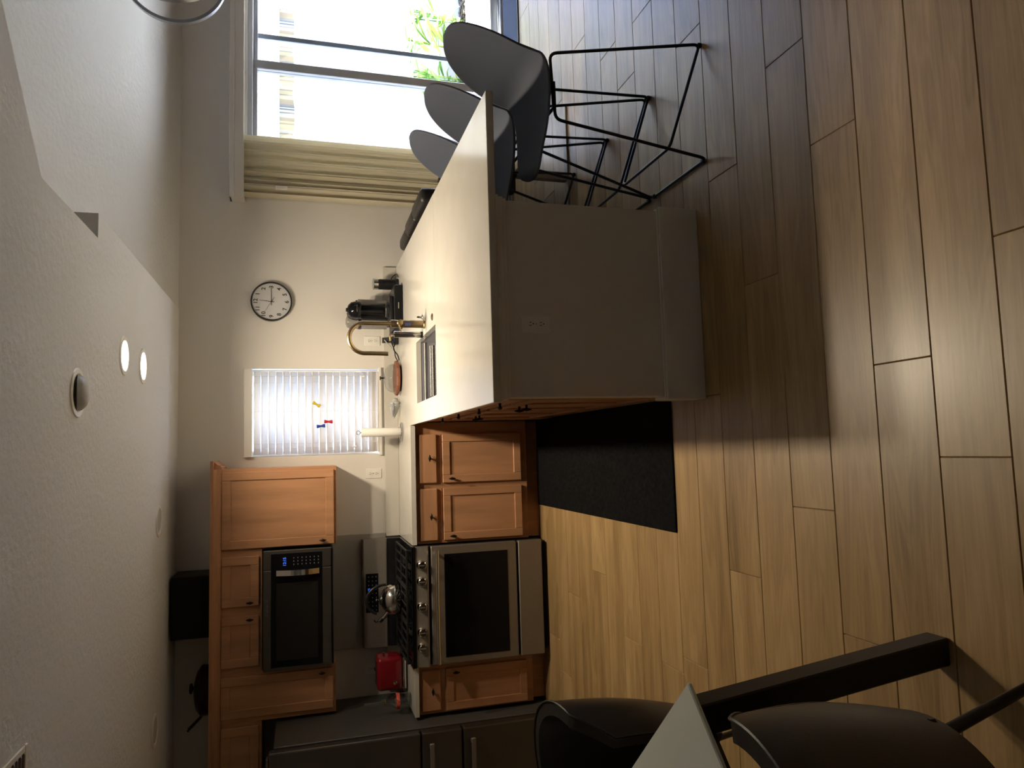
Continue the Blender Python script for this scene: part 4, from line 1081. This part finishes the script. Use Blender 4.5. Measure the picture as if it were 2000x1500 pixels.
s0 = thing('bar_stool', st_lab[0], 'bar stool', (1.412, st_y[0], 0), 0, 'bar stools along the peninsula')
stool_parts(s0)
for y, lb in zip(st_y[1:], st_lab[1:]):
    c = copy_tree(s0); c.matrix_basis = Matrix.Translation((1.412, y, 0)); c['label'] = lb

# ================================================================== ARMCHAIR behind the peninsula
ac = thing('armchair', 'black padded armchair on a flat steel frame by the vertical blind', 'armchair', (1.85, -.72, 0))
b = BM()
for y in (-1.36, -.15): bx(b, 1.50, 2.15, y, y+.05, .001, .012, .002)
bx(b, 1.50, 1.545, -1.31, -.15, .001, .012, .002)
for x, y in ((1.66, -1.36), (1.66, -.15)): bx(b, x, x+.05, y, y+.05, .012, .34, .002)
obj('frame', b, M_steel, ac)
k = BM(); bx(k, 1.58, 2.15, -1.26, -.20, .34, .46, .04, 3); obj('seat_cushion', k, M_leather, ac, True)
for y0, y1, dz in ((-1.235, -.86, -.004), (-.855, -.50, -.010), (-.495, -.125, -.022)):
    k = BM(); bx(k, 1.50, 1.60, y0, y1, .40, .922+dz, .032, 3); obj('back_cushion', k, M_leather, ac, True)
for y0, y1 in ((-1.345, -1.265), (-.195, -.115)):
    k = BM(); bx(k, 1.56, 2.10, y0, y1, .34, .60, .025, 3); obj('armrest', k, M_leather, ac, True)

# ================================================================== DINING TABLE AND CHAIRS
C0 = Vector((-.554, -3.895, 0)); da = Vector((-.695, .719, 0)).normalized(); db = Vector((-.719, -.695, 0)); db = Vector((-da.y, da.x, 0)); 
if db.y > 0: db = -db
TL, TWd = 1.45, .90
dt = thing('dining_table', 'dining table with frosted white glass top and square black legs', 'table', tuple(C0+da*TL/2+db*TWd/2))
def quad(o0, o1, p0, p1): return [((C0+da*x+db*y).x, (C0+da*x+db*y).y) for x, y in ((o0, p0), (o1, p0), (o1, p1), (o0, p1))]
k = BM(); prism(k, quad(0, TL, 0, TWd), 'Z', .738, .750); bmesh.ops.bevel(k, geom=list(k.edges), offset=.003, segments=1, affect='EDGES')
obj('glass_top', k, M_frost, dt)
k = BM(); I0, I1 = .070, .094
prism(k, quad(I0, TL-I0, I0, I1), 'Z', .69, .7375); prism(k, quad(I0, TL-I0, TWd-I1, TWd-I0), 'Z', .69, .7375); prism(k, quad(I0, I1, I1, TWd-I1), 'Z', .69, .7375); prism(k, quad(TL-I1, TL-I0, I1, TWd-I1), 'Z', .69, .7375)
obj('apron', k, M_dkwood, dt)
TC = C0+da*TL/2+db*TWd/2
for (x, y) in ((0, 0), (TL, 0), (0, TWd), (TL, TWd)):     # splayed square legs
    q = C0+da*x+db*y; inw = (TC-q).normalized() if (x, y) != (0, 0) else Vector((-1, 0, 0))
    pb, pt = q+inw*.004+Vector((.002, .012, 0)), q+inw*.080+Vector((0, .004, 0))
    k = BM(); A = []; B_ = []
    for sx, sy in ((-1, -1), (1, -1), (1, 1), (-1, 1)):
        A.append(k.verts.new((pb.x+sx*.0355, pb.y+sy*.0355, 0))); B_.append(k.verts.new((pt.x+sx*.0355, pt.y+sy*.0355, .7370)))
    k.faces.new(A[::-1]); k.faces.new(B_)
    for n_ in range(4): k.faces.new([A[n_], A[(n_+1) % 4], B_[(n_+1) % 4], B_[n_]])
    bmesh.ops.recalc_face_normals(k, faces=list(k.faces)); bmesh.ops.bevel(k, geom=list(k.edges), offset=.004, segments=1, affect='EDGES')
    obj('leg', k, M_dkwood, dt)
def dining_chair_parts(t):
    # local frame: sitter faces +Y, back at -Y
    def sf(s, t_):
        a = 2*PI*t_; r = s
        n_ = 3.2; ca, sa = math.cos(a), math.sin(a)
        k_ = (abs(ca)**n_+abs(sa)**n_)**(-1/n_)
        return Vector((.225*r*k_*ca, .225*r*k_*sa, .470+.020*(1-r**4)))
    k = BM(); lathe(k, [(0, .396), (.195, .396), (.208, .410), (.212, .440), (.205, .468), (.185, .484), (.12, .490), (0, .492)], (0, .02, 0), 40); obj('seat', k, M_leather, t, True, world=False)
    th = .042
    def outer(s, q, off):
        # wrap-around back; s along the arc, q from bottom to top
        a = (s-.5)*R(150); top = .80+.045*math.cos(a*1.1)-.10*max(0, abs(s-.5)*2-.72)**1.0*3
        zlo = .36; z = zlo+(top-zlo)*q
        flare = .030*(q-.4)
        rx, ry = .262+flare-off, .250+flare+.05*q-off
        bul = .018*math.sin(PI*q)
        return Vector(((rx+bul)*math.sin(a), -(ry+bul)*math.cos(a)+.02, z))
    k = BM(); NU, NV = 28, 10
    O = [[k.verts.new(outer(i/NU, j/NV, 0)) for j in range(NV+1)] for i in range(NU+1)]
    I = [[k.verts.new(outer(i/NU, j/NV, th)) for j in range(NV+1)] for i in range(NU+1)]
    for i in range(NU):
        for j in range(NV):
            k.faces.new([O[i][j], O[i+1][j], O[i+1][j+1], O[i][j+1]]); k.faces.new([I[i][j+1], I[i+1][j+1], I[i+1][j], I[i][j]])
        k.faces.new([O[i][NV], O[i+1][NV], I[i+1][NV], I[i][NV]]); k.faces.new([I[i][0], I[i+1][0], O[i+1][0], O[i][0]])
    for j in range(NV):
        k.faces.new([O[0][j], O[0][j+1], I[0][j+1], I[0][j]]); k.faces.new([I[NU][j], I[NU][j+1], O[NU][j+1], O[NU][j]])
    bmesh.ops.recalc_face_normals(k, faces=list(k.faces)); o = obj('backrest', k, M_leather, t, True, world=False)
    pp = [outer(i/28, 1.0, -.001)+Vector((0, 0, .001)) for i in range(29)]
    pp = [outer(0, .05+.95*j/8, -.001) for j in range(8)]+pp+[outer(1, 1-.95*(j+1)/8, -.001) for j in range(8)]
    k = BM(); tube(k, pp, .0042, 6); obj('piping', k, M_leather, o, True, world=False)
    obj('seat_base', box(-.17, .17, -.17, .17, .375, .396, .004), M_blackmt, t, world=False)
    for sx, sy in ((-1, -1), (1, -1), (-1, 1), (1, 1)):
        k = BM(); tube(k, [(sx*.14, sy*.14, .38), (sx*.215, sy*.215, .0)], [.014, .010], 10); obj('leg', k, M_blackmt, t, True, world=False)
nA = -db; nB = -da
def face_angle(n):   # rotate local -Y (back) onto n
    return math.atan2(n.y, n.x)+PI/2
def place_chair(n, along, dist, other, lab, first):
    pos = C0+other*along+n*dist
    if first is None:
        t = thing('dining_chair', lab, 'chair', (pos.x, pos.y, 0), face_angle(n), 'chairs at the dining table'); dining_chair_parts(t); return t
    c = copy_tree(first); c.matrix_basis = Matrix.Translation((pos.x, pos.y, 0)) @ Matrix.Rotation(face_angle(n), 4, 'Z'); c['label'] = lab; return c
ch = place_chair(nA, .84, .06, da, 'black leather dining chair on the kitchen side of the glass table', None)
place_chair(nB, .41, .06, db, 'black leather dining chair beside the black table leg, away from the kitchen', ch)
